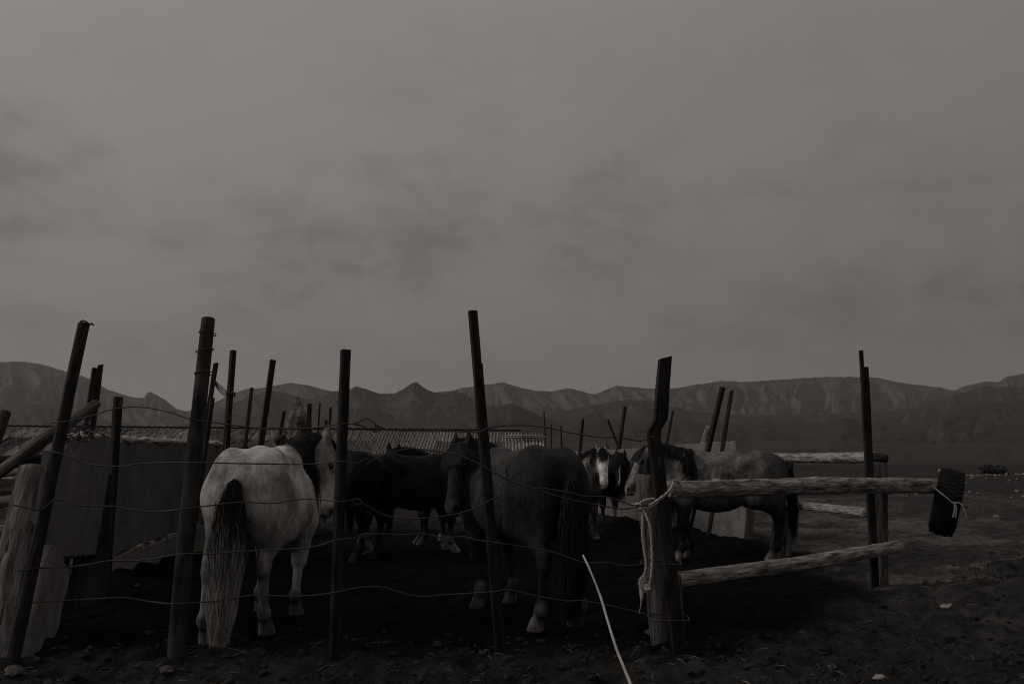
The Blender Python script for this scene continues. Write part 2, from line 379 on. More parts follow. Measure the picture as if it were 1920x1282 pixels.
far_v = 0.026 + 0.022 * fbm(x_ * 0.25, y_ * 0.25, seed=64); fb = np.clip((y_ - 13 + 8 * (fbm(x_ * 0.3, y_ * 0.3, seed=67) - 0.5)) / 14, 0, 1); val = val * (1 - fb) + far_v * fb
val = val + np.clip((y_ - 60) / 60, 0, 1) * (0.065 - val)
val = val * (1 - inside) + 0.0052 * inside
col = np.stack([val * 1.05, val, val * 0.95], -1)
ground = np_mesh('ground', np.stack([x_, y_, GZ.ravel()], -1), quads, M['soil'], color=col)
tag(ground, kind='structure')


def gp(px, py):
    p = gnd(px, py); p.z = float(gz(p.x, p.y)); return p


# ------------------------------------------------------------------ mountains
SKY_LINE = [(-320, 720), (-200, 705), (-80, 690), (0, 683), (40, 683), (80, 690), (110, 699), (140, 706), (170, 716), (200, 734), (225, 742), (250, 748), (270, 749), (274, 741), (281, 737), (290, 742), (310, 752), (332, 769), (350, 773), (372, 770), (400, 759), (430, 744), (460, 733), (490, 731), (520, 726), (545, 722), (580, 727), (620, 737), (645, 736), (700, 742), (740, 741), (840, 737), (870, 730), (900, 726), (945, 722), (975, 730), (1005, 737), (1040, 737), (1067, 731), (1090, 737), (1116, 743), (1140, 734), (1156, 727), (1200, 730), (1240, 733), (1280, 729), (1310, 723), (1357, 717), (1400, 719), (1450, 716), (1500, 712), (1560, 709), (1620, 709), (1650, 711), (1680, 718), (1720, 724), (1760, 728), (1790, 735), (1815, 725), (1850, 718), (1875, 720), (1890, 710), (1920, 705), (2000, 700), (2150, 715), (2300, 720)]
MID_LINE = [(-320, 780), (-100, 770), (0, 775), (60, 760), (120, 768), (200, 790), (300, 805), (380, 790), (420, 765), (470, 745), (510, 735), (545, 742), (575, 752), (600, 748), (620, 738), (645, 735), (668, 727), (690, 733), (712, 742), (742, 741), (760, 730), (772, 722), (780, 720), (795, 731), (812, 739), (835, 741), (855, 736), (875, 744), (900, 762), (925, 775), (1000, 782), (1050, 775), (1110, 762), (1180, 752), (1230, 757), (1300, 775), (1400, 780), (1500, 782), (1600, 778), (1700, 770), (1790, 745), (1850, 728), (1920, 730), (2100, 735), (2300, 745)]
LOW_LINE = [(-320, 822), (0, 812), (150, 808), (300, 826), (450, 828), (600, 822), (700, 800), (800, 790), (900, 768), (960, 759), (985, 768), (1020, 786), (1060, 793), (1110, 785), (1180, 787), (1300, 792), (1400, 797), (1480, 795), (1540, 796), (1580, 785), (1625, 795), (1690, 797), (1740, 780), (1800, 764), (1850, 756), (1920, 757), (2100, 752), (2300, 770)]
FOOT_LINE = [(-320, 846), (0, 845), (300, 846), (700, 838), (1000, 832), (1200, 828), (1400, 830), (1550, 826), (1700, 835), (1850, 832), (1920, 836), (2300, 840)]


def range_mesh(name, line, D0, D1, mat, seed, gully, jag, freq, label_kind='structure'):
    px = np.arange(-700, 2622, 2.8)
    H = np.interp(px, [a for a, _ in line], [b for _, b in line])
    H = H + jag * (fbm(px / 9.0, px * 0 + seed, oct=3, seed=seed, gain=0.7) - 0.5) * 2.4
    out_ = np.clip((np.maximum(-100 - px, px - 2020)) / 200, 0, 1); H = H + out_ * (858 - H) * 0.5 * (fbm(px / 120, px * 0 + 3, oct=4, seed=seed + 90) - 0.55)
    hz = (858 - H) / F_PX * 1.02                      # height over eye level per metre of distance
    t = np.concatenate([np.linspace(0, 1, 120), np.linspace(1.03, 1.5, 12)])
    T, P = np.meshgrid(t, px, indexing='ij')
    R = D0 + (D1 - D0) * T
    R = R * (1 + 0.03 * (fbm(P / 160, P * 0 + 1, seed=seed + 4) - 0.5))
    top = hz[None, :] * D1
    prof = np.where(T <= 1, np.clip(T, 0, 1) ** 1.25, 1 - 0.8 * (T - 1) * 2)
    warp = 2.5 * fbm(P / 120, T * 3, seed=seed + 2)
    r1 = 1 - np.abs(2 * fbm(P / freq + warp, T * 1.6, oct=5, seed=seed + 7, gain=0.5) - 1) * 2.0
    bench = fbm(P / 400, T * 9, oct=3, seed=seed + 13) - 0.5
    env = np.clip(T * 4, 0, 1) * np.clip((1 - T) * 5, 0, 1) * (T <= 1)
    Z = CAM_Z + top * prof + top * env * (gully * (r1 - 0.5) + 0.20 * bench) - 9 * (1 - np.clip(T * 3, 0, 1))
    Z = np.maximum(Z, -11 - 3 * T)
    X = (P - 960) / F_PX * R
    V = np.stack([X, R, Z], -1).reshape(-1, 3)
    n0, n1 = T.shape; ii = np.arange(n0 * n1).reshape(n0, n1)
    Q = np.stack([ii[:-1, :-1], ii[:-1, 1:], ii[1:, 1:], ii[1:, :-1]], -1).reshape(-1, 4)
    return tag(np_mesh(name, V, Q, mat), kind='structure')


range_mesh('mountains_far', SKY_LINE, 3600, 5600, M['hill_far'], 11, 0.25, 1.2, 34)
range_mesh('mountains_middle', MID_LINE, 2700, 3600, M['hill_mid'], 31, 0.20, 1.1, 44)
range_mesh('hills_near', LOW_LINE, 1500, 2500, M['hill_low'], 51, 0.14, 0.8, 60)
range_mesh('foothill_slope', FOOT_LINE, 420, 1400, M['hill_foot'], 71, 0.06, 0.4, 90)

# ------------------------------------------------------------------ shape builders
def frame_from(axis, hint=Vector((0, -1, 0))):
    z = axis.normalized(); x = hint.cross(z)
    if x.length < 1e-4: x = Vector((1, 0, 0)).cross(z)
    x.normalize(); y = z.cross(x)
    return Matrix((x, y, z)).transposed()


def extrude_profile(name, prof, p0, p1, mat, parent=None, spin=0.0, taper=1.0, mids=None, cut=0.0, jitter=0.002, seed=0):
    """sweep a closed 2-D profile from p0 to p1 (local z along the piece); mids: [(t, dx, dy)] bends; cut: slanted top"""
    rnd = random.Random(seed)
    ax = p1 - p0; L = ax.length
    R = frame_from(ax, Vector((0, 1, 0))).to_4x4(); mw = Matrix.Translation(p0) @ R
    prof = [(x * math.cos(spin) - y * math.sin(spin), x * math.sin(spin) + y * math.cos(spin)) for x, y in prof]
    ts = sorted(set([0, 1] + [i / 10 for i in range(1, 10)] + [m[0] for m in (mids or [])]))
    n = len(prof); V = []; Fc = []
    for t in ts:
        ox = oy = 0
        if mids:
            pts = sorted([(0, 0, 0), (1, 0, 0)] + list(mids))
            for a, b in zip(pts, pts[1:]):
                if a[0] <= t <= b[0]:
                    k = (t - a[0]) / max(b[0] - a[0], 1e-6); ox = a[1] + (b[1] - a[1]) * k; oy = a[2] + (b[2] - a[2]) * k
        s = 1 + (taper - 1) * t
        for (x, y) in prof:
            zz = L * t + (cut * x if t == 1 else 0)
            V.append((x * s + ox + rnd.uniform(-jitter, jitter), y * s + oy + rnd.uniform(-jitter, jitter), zz))
    for i in range(len(ts) - 1):
        for j in range(n):
            a = i * n + j; b = i * n + (j + 1) % n
            Fc.append((a, b, b + n, a + n))
    Fc.append(tuple(range(n))[::-1]); Fc.append(tuple(range((len(ts) - 1) * n, len(ts) * n)))
    if parent is None: return mesh(name, V, Fc, mat, mw=mw)
    return mesh(name, V, Fc, mat, parent, mw=parent.matrix_world.inverted() @ mw if parent.matrix_world else mw)


def angle_prof(w, t=None, d=None):
    t = t or w * 0.14; d = d or w * 0.8
    return [(-w / 2, -d / 2), (w / 2, -d / 2), (w / 2, -d / 2 + t), (-w / 2 + t, -d / 2 + t), (-w / 2 + t, d / 2), (-w / 2, d / 2)]


def channel_prof(w, t=None, d=None):
    t = t or w * 0.13; d = d or w * 0.55
    return [(-w / 2, -d / 2), (w / 2, -d / 2), (w / 2, d / 2), (w / 2 - t, d / 2), (w / 2 - t, -d / 2 + t), (-w / 2 + t, -d / 2 + t), (-w / 2 + t, d / 2), (-w / 2, d / 2)]


def rect_prof(w, d, c=0.12):
    k = min(w, d) * c
    return [(-w / 2 + k, -d / 2), (w / 2 - k, -d / 2), (w / 2, -d / 2 + k), (w / 2, d / 2 - k), (w / 2 - k, d / 2), (-w / 2 + k, d / 2), (-w / 2, d / 2 - k), (-w / 2, -d / 2 + k)]


def log(name, p0, p1, r0, r1, mat, seed=0, rough=0.10, rings=28, seg=22, knots=5, crack=0.0, bow=0.0, parent=None, endtilt=0.0, flat=0.0, hollow=0.0):
    """round timber along local z with uneven girth, knots, drying cracks and cut ends"""
    rng = np.random.default_rng(seed)
    ax = p1 - p0; L = ax.length
    mw = Matrix.Translation(p0) @ frame_from(ax).to_4x4()
    t = np.linspace(0, 1, rings); th = np.linspace(0, 2 * np.pi, seg, endpoint=False)
    T, A = np.meshgrid(t, th, indexing='ij')
    r = (r0 + (r1 - r0) * T)
    c, s = np.cos(A), np.sin(A)
    r = r * (1 + rough * 2 * (fbm(c * 1.2 + 5, s * 1.2 + 5, T * L * 1.5 + seed, seed=seed) - 0.5) + rough * (fbm(c * 3 + 5, s * 3 + 5, T * L * 7, seed=seed + 3) - 0.5))
    r = r * (1 - flat * np.clip(-s, 0, 1) ** 2)
    for k in range(knots):
        kt, ka = rng.uniform(0.05, 0.95), rng.uniform(0, 2 * np.pi)
        da = np.angle(np.exp(1j * (A - ka)))
        r = r + 0.22 * r0 * rng.uniform(0.4, 1) * np.exp(-((T - kt) * L / 0.035) ** 2 - (da / 0.32) ** 2)
    if crack:
        for k in range(3):
            ka = rng.uniform(0, 2 * np.pi) + 0.25 * np.sin(T * 6 + k)
            da = np.angle(np.exp(1j * (A - ka)))
            r = r - crack * r0 * np.exp(-(da / 0.13) ** 2) * (0.4 + 0.6 * np.sin(np.pi * T))
    bx = bow * L * np.sin(np.pi * T); by = bow * 0.6 * L * np.sin(2 * np.pi * T + seed)
    X = r * c + bx; Y = r * s + by; Z = T * L + np.where(T == 1, endtilt * X, 0) - np.where(T == 0, endtilt * X, 0)
    V = np.stack([X, Y, Z], -1).reshape(-1, 3).tolist()
    Fc = []
    for i in range(rings - 1):
        for j in range(seg):
            a = i * seg + j; b = i * seg + (j + 1) % seg
            Fc.append((a, b, b + seg, a + seg))
    # ends: slightly rounded cut faces
    for (i0, zc, rev) in ((0, -0.012 * 1, True), (rings - 1, L + 0.012, False)):
        base = len(V)
        ring = [V[i0 * seg + j] for j in range(seg)]
        cx = sum(v[0] for v in ring) / seg; cy = sum(v[1] for v in ring) / seg
        for v in ring: V.append((cx + (v[0] - cx) * 0.82, cy + (v[1] - cy) * 0.82, v[2] + (zc - (0 if i0 == 0 else L)) * 0.8))
        V.append((cx, cy, (0 if i0 == 0 else L) + (zc - (0 if i0 == 0 else L)) * 0.5))
        for j in range(seg):
            j2 = (j + 1) % seg
            q = (i0 * seg + j, i0 * seg + j2, base + j2, base + j); tr = (base + j, base + j2, base + seg)
            Fc.append(q[::-1] if rev else q); Fc.append(tr[::-1] if rev else tr)
    o = mesh(name, V, Fc, mat, parent, smooth=True, mw=mw)
    return o


def catmull(pts, n=8):
    P = [Vector(p) for p in pts]; P = [2 * P[0] - P[1]] + P + [2 * P[-1] - P[-2]]; out = []
    for i in range(1, len(P) - 2):
        a, b, c, d = P[i - 1], P[i], P[i + 1], P[i + 2]
        for k in range(n):
            t = k / n
            out.append(0.5 * ((2 * b) + (c - a) * t + (2 * a - 5 * b + 4 * c - d) * t * t + (3 * b - a - 3 * c + d) * t ** 3))
    out.append(P[-2]); return out


def tube_geo(pts, r, seg=6, V=None, Fc=None, taper=None, twist=0.0):
    V = [] if V is None else V; Fc = [] if Fc is None else Fc
    base = len(V); n = len(pts); up = Vector((0.13, 0.2, 1)).normalized()
    for i, p in enumerate(pts):
        tn = (pts[min(i + 1, n - 1)] - pts[max(i - 1, 0)]); tn = tn.normalized() if tn.length > 1e-9 else Vector((1, 0, 0))
        a = up.cross(tn); a = a.normalized() if a.length > 1e-5 else Vector((1, 0, 0)); b = tn.cross(a); up = b
        rr = r * (taper(i / (n - 1)) if taper else 1)
        for j in range(seg):
            w = 2 * math.pi * j / seg + twist * i
            k = 1 + (0.22 * math.cos(3 * (2 * math.pi * j / seg)) if twist else 0)
            V.append(p + (a * math.cos(w) + b * math.sin(w)) * rr * k)
    for i in range(n - 1):
        for j in range(seg):
            q = base + i * seg + j; q2 = base + i * seg + (j + 1) % seg
            Fc.append((q, q2, q2 + seg, q + seg))
    Fc.append(tuple(base + j for j in range(seg))[::-1]); Fc.append(tuple(base + (n - 1) * seg + j for j in range(seg)))
    return V, Fc


def tubes(name, paths, r, mat, parent=None, seg=6, n=8, taper=None, twist=0.0):
    V, Fc = [], []
    for p in paths: tube_geo(catmull(p, n), r, seg, V, Fc, taper, twist)
    return mesh(name, V, Fc, mat, parent, smooth=True)


def lump(name, c, rad, mat, seed=0, sub=3, amp=0.35, sink=0.3, parent=None, sq=1.0):
    import bmesh
    bm = bmesh.new(); bmesh.ops.create_icosphere(bm, subdivisions=sub, radius=1)
    co = np.array([v.co[:] for v in bm.verts])
    k = 1 + amp * 2 * (fbm(co[:, 0] * 1.3 + 7, co[:, 1] * 1.3 + seed, co[:, 2] * 1.3 + 3, seed=seed, oct=4) - 0.5)
    for v, s in zip(bm.verts, k): v.co = Vector((v.co.x * rad[0] * s, v.co.y * rad[1] * s, v.co.z * rad[2] * s))
    me = bpy.data.meshes.new(name); bm.to_mesh(me); bm.free(); me.materials.append(mat)
    if sq != 1.0: pass
    o = bpy.data.objects.new(name, me); COL.objects.link(o)
    o.location = Vector(c) + Vector((0, 0, rad[2] * (1 - sink * 2)))
    o.rotation_euler = (0, 0, seed * 1.7)
    if parent is not None: o.parent = parent
    return o


def slab_poly(name, pts, thick, normal, mat, parent=None, seed=0, rag=0.012, step=0.09):
    """cast slab: outline (world points in one upright plane) with ragged edges, given thickness away from the yard"""
    rnd = random.Random(seed); out = []
    for a, b in zip(pts, pts[1:] + pts[:1]):
        n = max(1, int((b - a).length / step))
        for i in range(n):
            p = a.lerp(b, i / n)
            if i: p = p + Vector((0, 0, rnd.uniform(-rag, rag))) + (b - a).normalized() * rnd.uniform(-rag, rag)
            out.append(p)
    n = len(out); k = 0.012
    cen = sum(out, Vector()) / n
    inner = [p + (cen - p).normalized() * k for p in out]
    V = [p for p in inner] + [p + normal * k for p in out] + [p + normal * thick for p in out]
    F_ = [tuple(range(n))]
    for r in range(2):
        for i in range(n):
            j = (i + 1) % n
            F_.append((r * n + j, r * n + i, (r + 1) * n + i, (r + 1) * n + j))
    F_.append(tuple(range(3 * n - 1, 2 * n - 1, -1)))
    o = mesh(name, V, F_, mat, parent)
    import bmesh
    bm = bmesh.new(); bm.from_mesh(o.data); bmesh.ops.triangulate(bm, faces=[f for f in bm.faces if len(f.verts) > 4]); bmesh.ops.recalc_face_normals(bm, faces=bm.faces); bm.to_mesh(o.data); bm.free()
    return o

# ------------------------------------------------------------------ horses
def v3(*a): return np.array(a, float)


class Field:
    """smooth union of round cones and ellipsoids on a grid"""
    def __init__(s, lo, hi, h):
        s.h = h; s.lo = np.array(lo, float); s.n = np.ceil((np.array(hi) - s.lo) / h).astype(int) + 1
        s.ax = [s.lo[i] + h * np.arange(s.n[i]) for i in range(3)]
        s.F = np.full(s.n, 1.0, np.float32); s.prims = []

    @staticmethod
    def dist(pr, X, Y, Z):
        if pr['t'] == 'cone':
            a, b = pr['a'], pr['b']; d = b - a; L2 = max(float(d @ d), 1e-12)
            px, py, pz = X - a[0], Y - a[1], Z - a[2]
            t = np.clip((px * d[0] + py * d[1] + pz * d[2]) / L2, 0, 1)
            return np.sqrt((px - t * d[0]) ** 2 + (py - t * d[1]) ** 2 + (pz - t * d[2]) ** 2) - (pr['r1'] + (pr['r2'] - pr['r1']) * t)
        c, r, R = pr['c'], pr['r'], pr['R']
        px, py, pz = X - c[0], Y - c[1], Z - c[2]
        u = px * R[0][0] + py * R[0][1] + pz * R[0][2]; v = px * R[1][0] + py * R[1][1] + pz * R[1][2]; w = px * R[2][0] + py * R[2][1] + pz * R[2][2]
        k0 = np.sqrt((u / r[0]) ** 2 + (v / r[1]) ** 2 + (w / r[2]) ** 2)
        k1 = np.sqrt((u / r[0] ** 2) ** 2 + (v / r[1] ** 2) ** 2 + (w / r[2] ** 2) ** 2) + 1e-9
        return k0 * (k0 - 1) / k1

    def add(s, pr, k=0.05, sub=False):
        m = k + 0.03
        if pr['t'] == 'cone':
            rm = max(pr['r1'], pr['r2']); lo = np.minimum(pr['a'], pr['b']) - rm - m; hi = np.maximum(pr['a'], pr['b']) + rm + m
        else:
            rm = max(pr['r']); lo = pr['c'] - rm - m; hi = pr['c'] + rm + m
        i0 = np.clip(np.floor((lo - s.lo) / s.h).astype(int), 0, s.n); i1 = np.clip(np.ceil((hi - s.lo) / s.h).astype(int) + 1, 0, s.n)
        if np.any(i1 <= i0): return
        sl = tuple(slice(a, b) for a, b in zip(i0, i1))
        X = s.ax[0][sl[0]][:, None, None]; Y = s.ax[1][sl[1]][None, :, None]; Z = s.ax[2][sl[2]][None, None, :]
        d = Field.dist(pr, X, Y, Z); A = s.F[sl]
        if sub:
            d = -d; hh = np.clip(0.5 - 0.5 * (d - A) / k * -1, 0, 1) if False else np.clip(0.5 + 0.5 * (d - A) / k, 0, 1)
            s.F[sl] = A + (d - A) * hh + k * hh * (1 - hh)
        else:
            hh = np.clip(0.5 + 0.5 * (A - d) / k, 0, 1)
            s.F[sl] = A + (d - A) * hh - k * hh * (1 - hh)
            s.prims.append(pr)

    def surface(s):
        """naive surface nets"""
        F = s.F; S = F < 0
        n = F.shape
        c = [S[dx:n[0] - 1 + dx, dy:n[1] - 1 + dy, dz:n[2] - 1 + dz] for dx in (0, 1) for dy in (0, 1) for dz in (0, 1)]
        cnt = sum(q.astype(np.int8) for q in c); act = (cnt > 0) & (cnt < 8)
        I = np.argwhere(act); num = len(I)
        ids = np.full(act.shape, -1, np.int32); ids[act] = np.arange(num)
        val = np.stack([F[I[:, 0] + dx, I[:, 1] + dy, I[:, 2] + dz] for dx in (0, 1) for dy in (0, 1) for dz in (0, 1)], 1)
        off = np.array([(dx, dy, dz) for dx in (0, 1) for dy in (0, 1) for dz in (0, 1)], float)
        acc = np.zeros((num, 3)); k = np.zeros(num)
        for i in range(8):
            for j in range(i + 1, 8):
                if np.abs(off[i] - off[j]).sum() != 1: continue
                a, b = val[:, i], val[:, j]; m = (a < 0) != (b < 0)
                t = np.where(m, a / np.where(m, a - b, 1), 0)
                acc += m[:, None] * (off[i] + t[:, None] * (off[j] - off[i])); k += m
        V = s.lo + (I + acc / k[:, None]) * s.h
        Q = []
        for ax in range(3):
            a = np.take(S, range(0, n[ax] - 1), ax); b = np.take(S, range(1, n[ax]), ax)
            E = np.argwhere(a != b); u, w = [(1, 2), (2, 0), (0, 1)][ax]
            E = E[(E[:, u] > 0) & (E[:, w] > 0) & (E[:, u] < n[u] - 1) & (E[:, w] < n[w] - 1)]
            f = a[E[:, 0], E[:, 1], E[:, 2]]

            def cell(du, dw):
                q = E.copy(); q[:, u] -= du; q[:, w] -= dw; return ids[q[:, 0], q[:, 1], q[:, 2]]
            q = np.stack([cell(1, 1), cell(0, 1), cell(0, 0), cell(1, 0)], 1)
            q[~f] = q[~f][:, ::-1]; Q.append(q)
        return V, np.concatenate(Q)


def cone(a, b, r1, r2, c): return dict(t='cone', a=np.array(a, float), b=np.array(b, float), r1=r1, r2=r2, c_=c)


def ell(c, r, cl, R=None): return dict(t='ell', c=np.array(c, float), r=r, R=np.eye(3) if R is None else np.array(R, float), c_=cl)


def roty(a): return [[math.cos(a), 0, -math.sin(a)], [0, 1, 0], [math.sin(a), 0, math.cos(a)]]


def unit(a): a = np.array(a, float); return a / (np.linalg.norm(a) + 1e-9)


def strands(name, roots, parent, r, seg=3, colors=(g(0.01), g(0.02)), seed=0):
    """hair: each strand a tapering three-sided tube; roots = list of point lists"""
    V, Q, C = [], [], []
    rng = np.random.default_rng(seed)
    for P in roots:
        P = np.array(P); n = len(P); base = len(V)
        tn = np.gradient(P, axis=0); tn /= np.linalg.norm(tn, axis=1)[:, None] + 1e-9
        a = np.cross(tn, rng.normal(size=3)); a /= np.linalg.norm(a, axis=1)[:, None] + 1e-9; b = np.cross(tn, a)
        f = np.linspace(0, 1, n); rad = r * rng.uniform(0.6, 1.4) * (1 - 0.85 * f ** 2); tone = rng.uniform(0.75, 1.25)
        c0, c1 = np.array(colors[0]), np.array(colors[1])
        for i in range(n):
            cc = (c0 + (c1 - c0) * np.clip(f[i] * 2.4 - 1.0, 0, 1)) * tone
            for j in range(seg):
                w = 2 * math.pi * j / seg
                V.append(P[i] + (a[i] * math.cos(w) + b[i] * math.sin(w)) * rad[i]); C.append(cc)
        for i in range(n - 1):
            for j in range(seg):
                q = base + i * seg + j; q2 = base + i * seg + (j + 1) % seg
                Q.append((q, q2, q2 + seg, q + seg))
    return np_mesh(name, np.array(V), np.array(Q), M['hair'], parent, True, np.array(C))


def bez(a, b, c, t): return (1 - t) ** 2 * a + 2 * t * (1 - t) * b + t * t * c


def make_horse(label, loc, heading, scale, coat, poll, facedir, brow, feet=((0, 0),) * 4, mane_side=-1, mane_len=0.28, tail_len=1.0, tail_swing=0.0, h=0.016, mat='coat', hair=(g(0.008), g(0.014)), star=False, n_mane=420, n_tail=420, seed=1, mid=None, tail_w=0.075, wup=0.0, mane_lo=0.06):
    """local axes: x forward, y left, z up. feet = FL, FR, HL, HR offsets"""
    root = empty('horse', loc, heading, scale)
    tag(root, label, 'horse', 'horses in the corral')
    poll = np.array(poll, float); fd = unit(facedir); br = np.array(brow, float); br = unit(br - fd * (br @ fd)); sd = np.cross(fd, br)
    hl = 0.56
    lo = np.minimum([-1.0, -0.5, -0.03], poll - 0.45); hi = np.maximum([0.85, 0.5, 1.45], poll + 0.45)
    e1 = poll + fd * 0.75; lo = np.minimum(lo, e1 - 0.25); hi = np.maximum(hi, e1 + 0.2); lo[2] = -0.04
    F = Field(lo, hi, h); A = F.add
    # trunk
    A(ell((0.04, 0, 0.87), (0.58, 0.262, 0.295), 'body'), 0.05)
    A(ell((-0.02, 0, 0.79), (0.36, 0.272, 0.25), 'belly'), 0.08)
    A(ell((0.45, 0, 0.90), (0.26, 0.20, 0.31), 'body'), 0.10)
    A(ell((0.60, 0, 0.86), (0.13, 0.16, 0.19), 'body'), 0.08)
    A(cone((0.42, 0, 1.12), (0.22, 0, 1.15), 0.10, 0.085, 'body'), 0.10)
    A(cone((0.20, 0, 1.10), (-0.36, 0, 1.13), 0.10, 0.12, 'body'), 0.10)
    A(ell((-0.50, 0, 1.00), (0.33, 0.225, 0.24), 'rump'), 0.06); A(cone((-0.34, 0, 1.19), (-0.72, 0, 1.10), 0.055, 0.05, 'rump'), 0.07)
    for s in (1, -1):
        A(ell((-0.56, 0.135 * s, 0.92), (0.225, 0.145, 0.33), 'rump', roty(0.12)), 0.05)
        A(ell((-0.335, 0.185 * s, 1.09), (0.08, 0.045, 0.06), 'rump', roty(0.4)), 0.085)
        A(ell((-0.70, 0.10 * s, 0.96), (0.12, 0.10, 0.22), 'rump'), 0.06)
        A(ell((0.44, 0.145 * s, 0.92), (0.145, 0.085, 0.30), 'body', roty(-0.30)), 0.06)
        A(ell((0.56, 0.12 * s, 0.80), (0.11, 0.085, 0.12), 'body'), 0.05)
    # legs
    for i, (s, front) in enumerate(((1, 1), (-1, 1), (1, 0), (-1, 0))):
        dx, dy = feet[i]; y = 0.135 * s
        if front:
            sh = v3(0.44, 0.15 * s, 0.84); elb = v3(0.36 + dx * 0.12, 0.155 * s, 0.70); kn = v3(0.40 + dx * 0.55, y + dy * 0.5, 0.405); ft = v3(0.39 + dx * 0.95, y + dy, 0.165); co = v3(0.435 + dx, y + dy, 0.075)
            A(cone(sh, elb, 0.125, 0.10, 'body'), 0.07); A(cone(elb, kn, 0.098, 0.054, 'arm'), 0.05)
            A(ell(kn, (0.052, 0.050, 0.062), 'leg'), 0.03); A(cone(kn, ft, 0.038, 0.029, 'leg'), 0.022)
            A(ell(ft, (0.046, 0.042, 0.045), 'fet'), 0.025)
            A(cone(ft + v3(-0.03, 0, 0.02), ft + v3(-0.035, 0, -0.03), 0.028, 0.018, 'fet'), 0.03)
            A(cone(ft, co, 0.036, 0.042, 'fet'), 0.025)
            A(cone(co + v3(0.005, 0, -0.012), co + v3(0.035, 0, -0.068), 0.050, 0.062, 'hoof'), 0.015)
        else:
            hp = v3(-0.54, 0.15 * s, 0.92); st = v3(-0.43 + dx * 0.15, 0.165 * s, 0.70); hk = v3(-0.735 + dx * 0.7, y + dy * 0.6, 0.475); ft = v3(-0.70 + dx, y + dy, 0.165); co = v3(-0.645 + dx, y + dy, 0.075)
            A(cone(hp, st, 0.17, 0.125, 'rump'), 0.07); A(cone(st + v3(-0.05, -0.01 * s, 0.03), hk + v3(0.03, 0, 0.06), 0.125, 0.056, 'arm'), 0.06)
            A(cone(v3(-0.70, 0.115 * s, 0.86), hk + v3(0.0, 0, 0.14), 0.095, 0.035, 'arm'), 0.06)
            A(cone(hk + v3(-0.035, 0, 0.055), hk + v3(-0.02, 0, -0.03), 0.033, 0.035, 'leg'), 0.03)
            A(ell(hk + v3(0.01, 0, 0), (0.058, 0.046, 0.075), 'leg'), 0.03); A(cone(hk, ft, 0.040, 0.030, 'leg'), 0.022)
            A(ell(ft, (0.047, 0.043, 0.046), 'fet'), 0.025)
            A(cone(ft + v3(-0.03, 0, 0.02), ft + v3(-0.035, 0, -0.03), 0.028, 0.018, 'fet'), 0.03)
            A(cone(ft, co, 0.036, 0.042, 'fet'), 0.025)
            A(cone(co + v3(0.005, 0, -0.012), co + v3(0.03, 0, -0.068), 0.050, 0.060, 'hoof'), 0.015)
    # neck: crest line, core and throat line
    wi = v3(0.36, 0, 1.13 + wup); A(cone((0.40, 0, 1.08 + wup), (0.18, 0, 1.12 + wup * 0.7), 0.09, 0.08, 'body'), 0.12); ch = v3(0.58, 0, 0.93); core = v3(0.50, 0, 1.03)
    pc = poll + fd * 0.02 - br * 0.035; pt = poll + fd * 0.13 - br * 0.085; pm = poll + fd * 0.07 - br * 0.06
    bend = v3(0.18, 0, 0.03) if mid is None else np.array(mid, float)
    mc, mt, mm = (wi + pc) / 2 + bend, (ch + pt) / 2 + bend * 0.9, (core + pm) / 2 + bend
    N = 7
    for i in range(N):
        t0, t1 = i / N, (i + 1) / N
        A(cone(bez(wi, mc, pc, t0), bez(wi, mc, pc, t1), 0.085 - 0.03 * t0, 0.085 - 0.03 * t1, 'neck'), 0.06)
        A(cone(bez(core, mm, pm, t0), bez(core, mm, pm, t1), 0.175 - 0.085 * t0, 0.175 - 0.085 * t1, 'neck'), 0.06)
        A(cone(bez(ch, mt, pt, t0), bez(ch, mt, pt, t1), 0.13 - 0.055 * t0, 0.13 - 0.055 * t1, 'neck'), 0.06)
    # head
    RH = [fd, sd, br]

    def H(u, v, w): return poll + fd * u + br * v + sd * w
    A(ell(H(0.09, -0.03, 0), (0.14, 0.088, 0.085), 'face', RH), 0.04)
    A(cone(H(0.10, -0.005, 0), H(0.44, -0.015, 0), 0.074, 0.046, 'face'), 0.03)
    for s in (1, -1):
        A(ell(H(0.17, -0.105, 0.035 * s), (0.125, 0.042, 0.095), 'cheek', RH), 0.035)
        A(ell(H(0.165, 0.015, 0.066 * s), (0.05, 0.028, 0.032), 'face', RH), 0.02)
        A(cone(H(0.25, -0.01, 0.045 * s), H(0.42, -0.035, 0.03 * s), 0.02, 0.028, 'face'), 0.03)
    A(cone(H(0.20, -0.14, 0), H(0.46, -0.085, 0), 0.050, 0.034, 'cheek'), 0.035)
    A(ell(H(0.475, -0.035, 0), (0.075, 0.055, 0.060), 'muzzle', RH), 0.04)
    A(ell(H(0.535, -0.045, 0), (0.042, 0.045, 0.045), 'muzzle', RH), 0.02)
    A(ell(H(0.525, -0.095, 0), (0.035, 0.032, 0.026), 'muzzle', RH), 0.02)
    for s in (1, -1):
        A(ell(H(0.505, -0.015, 0.040 * s), (0.035, 0.020, 0.028), 'muzzle', RH), 0.02)
        A(ell(H(0.520, -0.012, 0.060 * s), (0.020, 0.010, 0.013), 'nos', RH), 0.008, sub=True)
        A(ell(H(0.165, 0.006, 0.090 * s), (0.026, 0.014, 0.016), 'nos', RH), 0.012, sub=True)
    A(ell(H(0.552, -0.078, 0), (0.012, 0.060, 0.006), 'nos', RH), 0.008, sub=True)
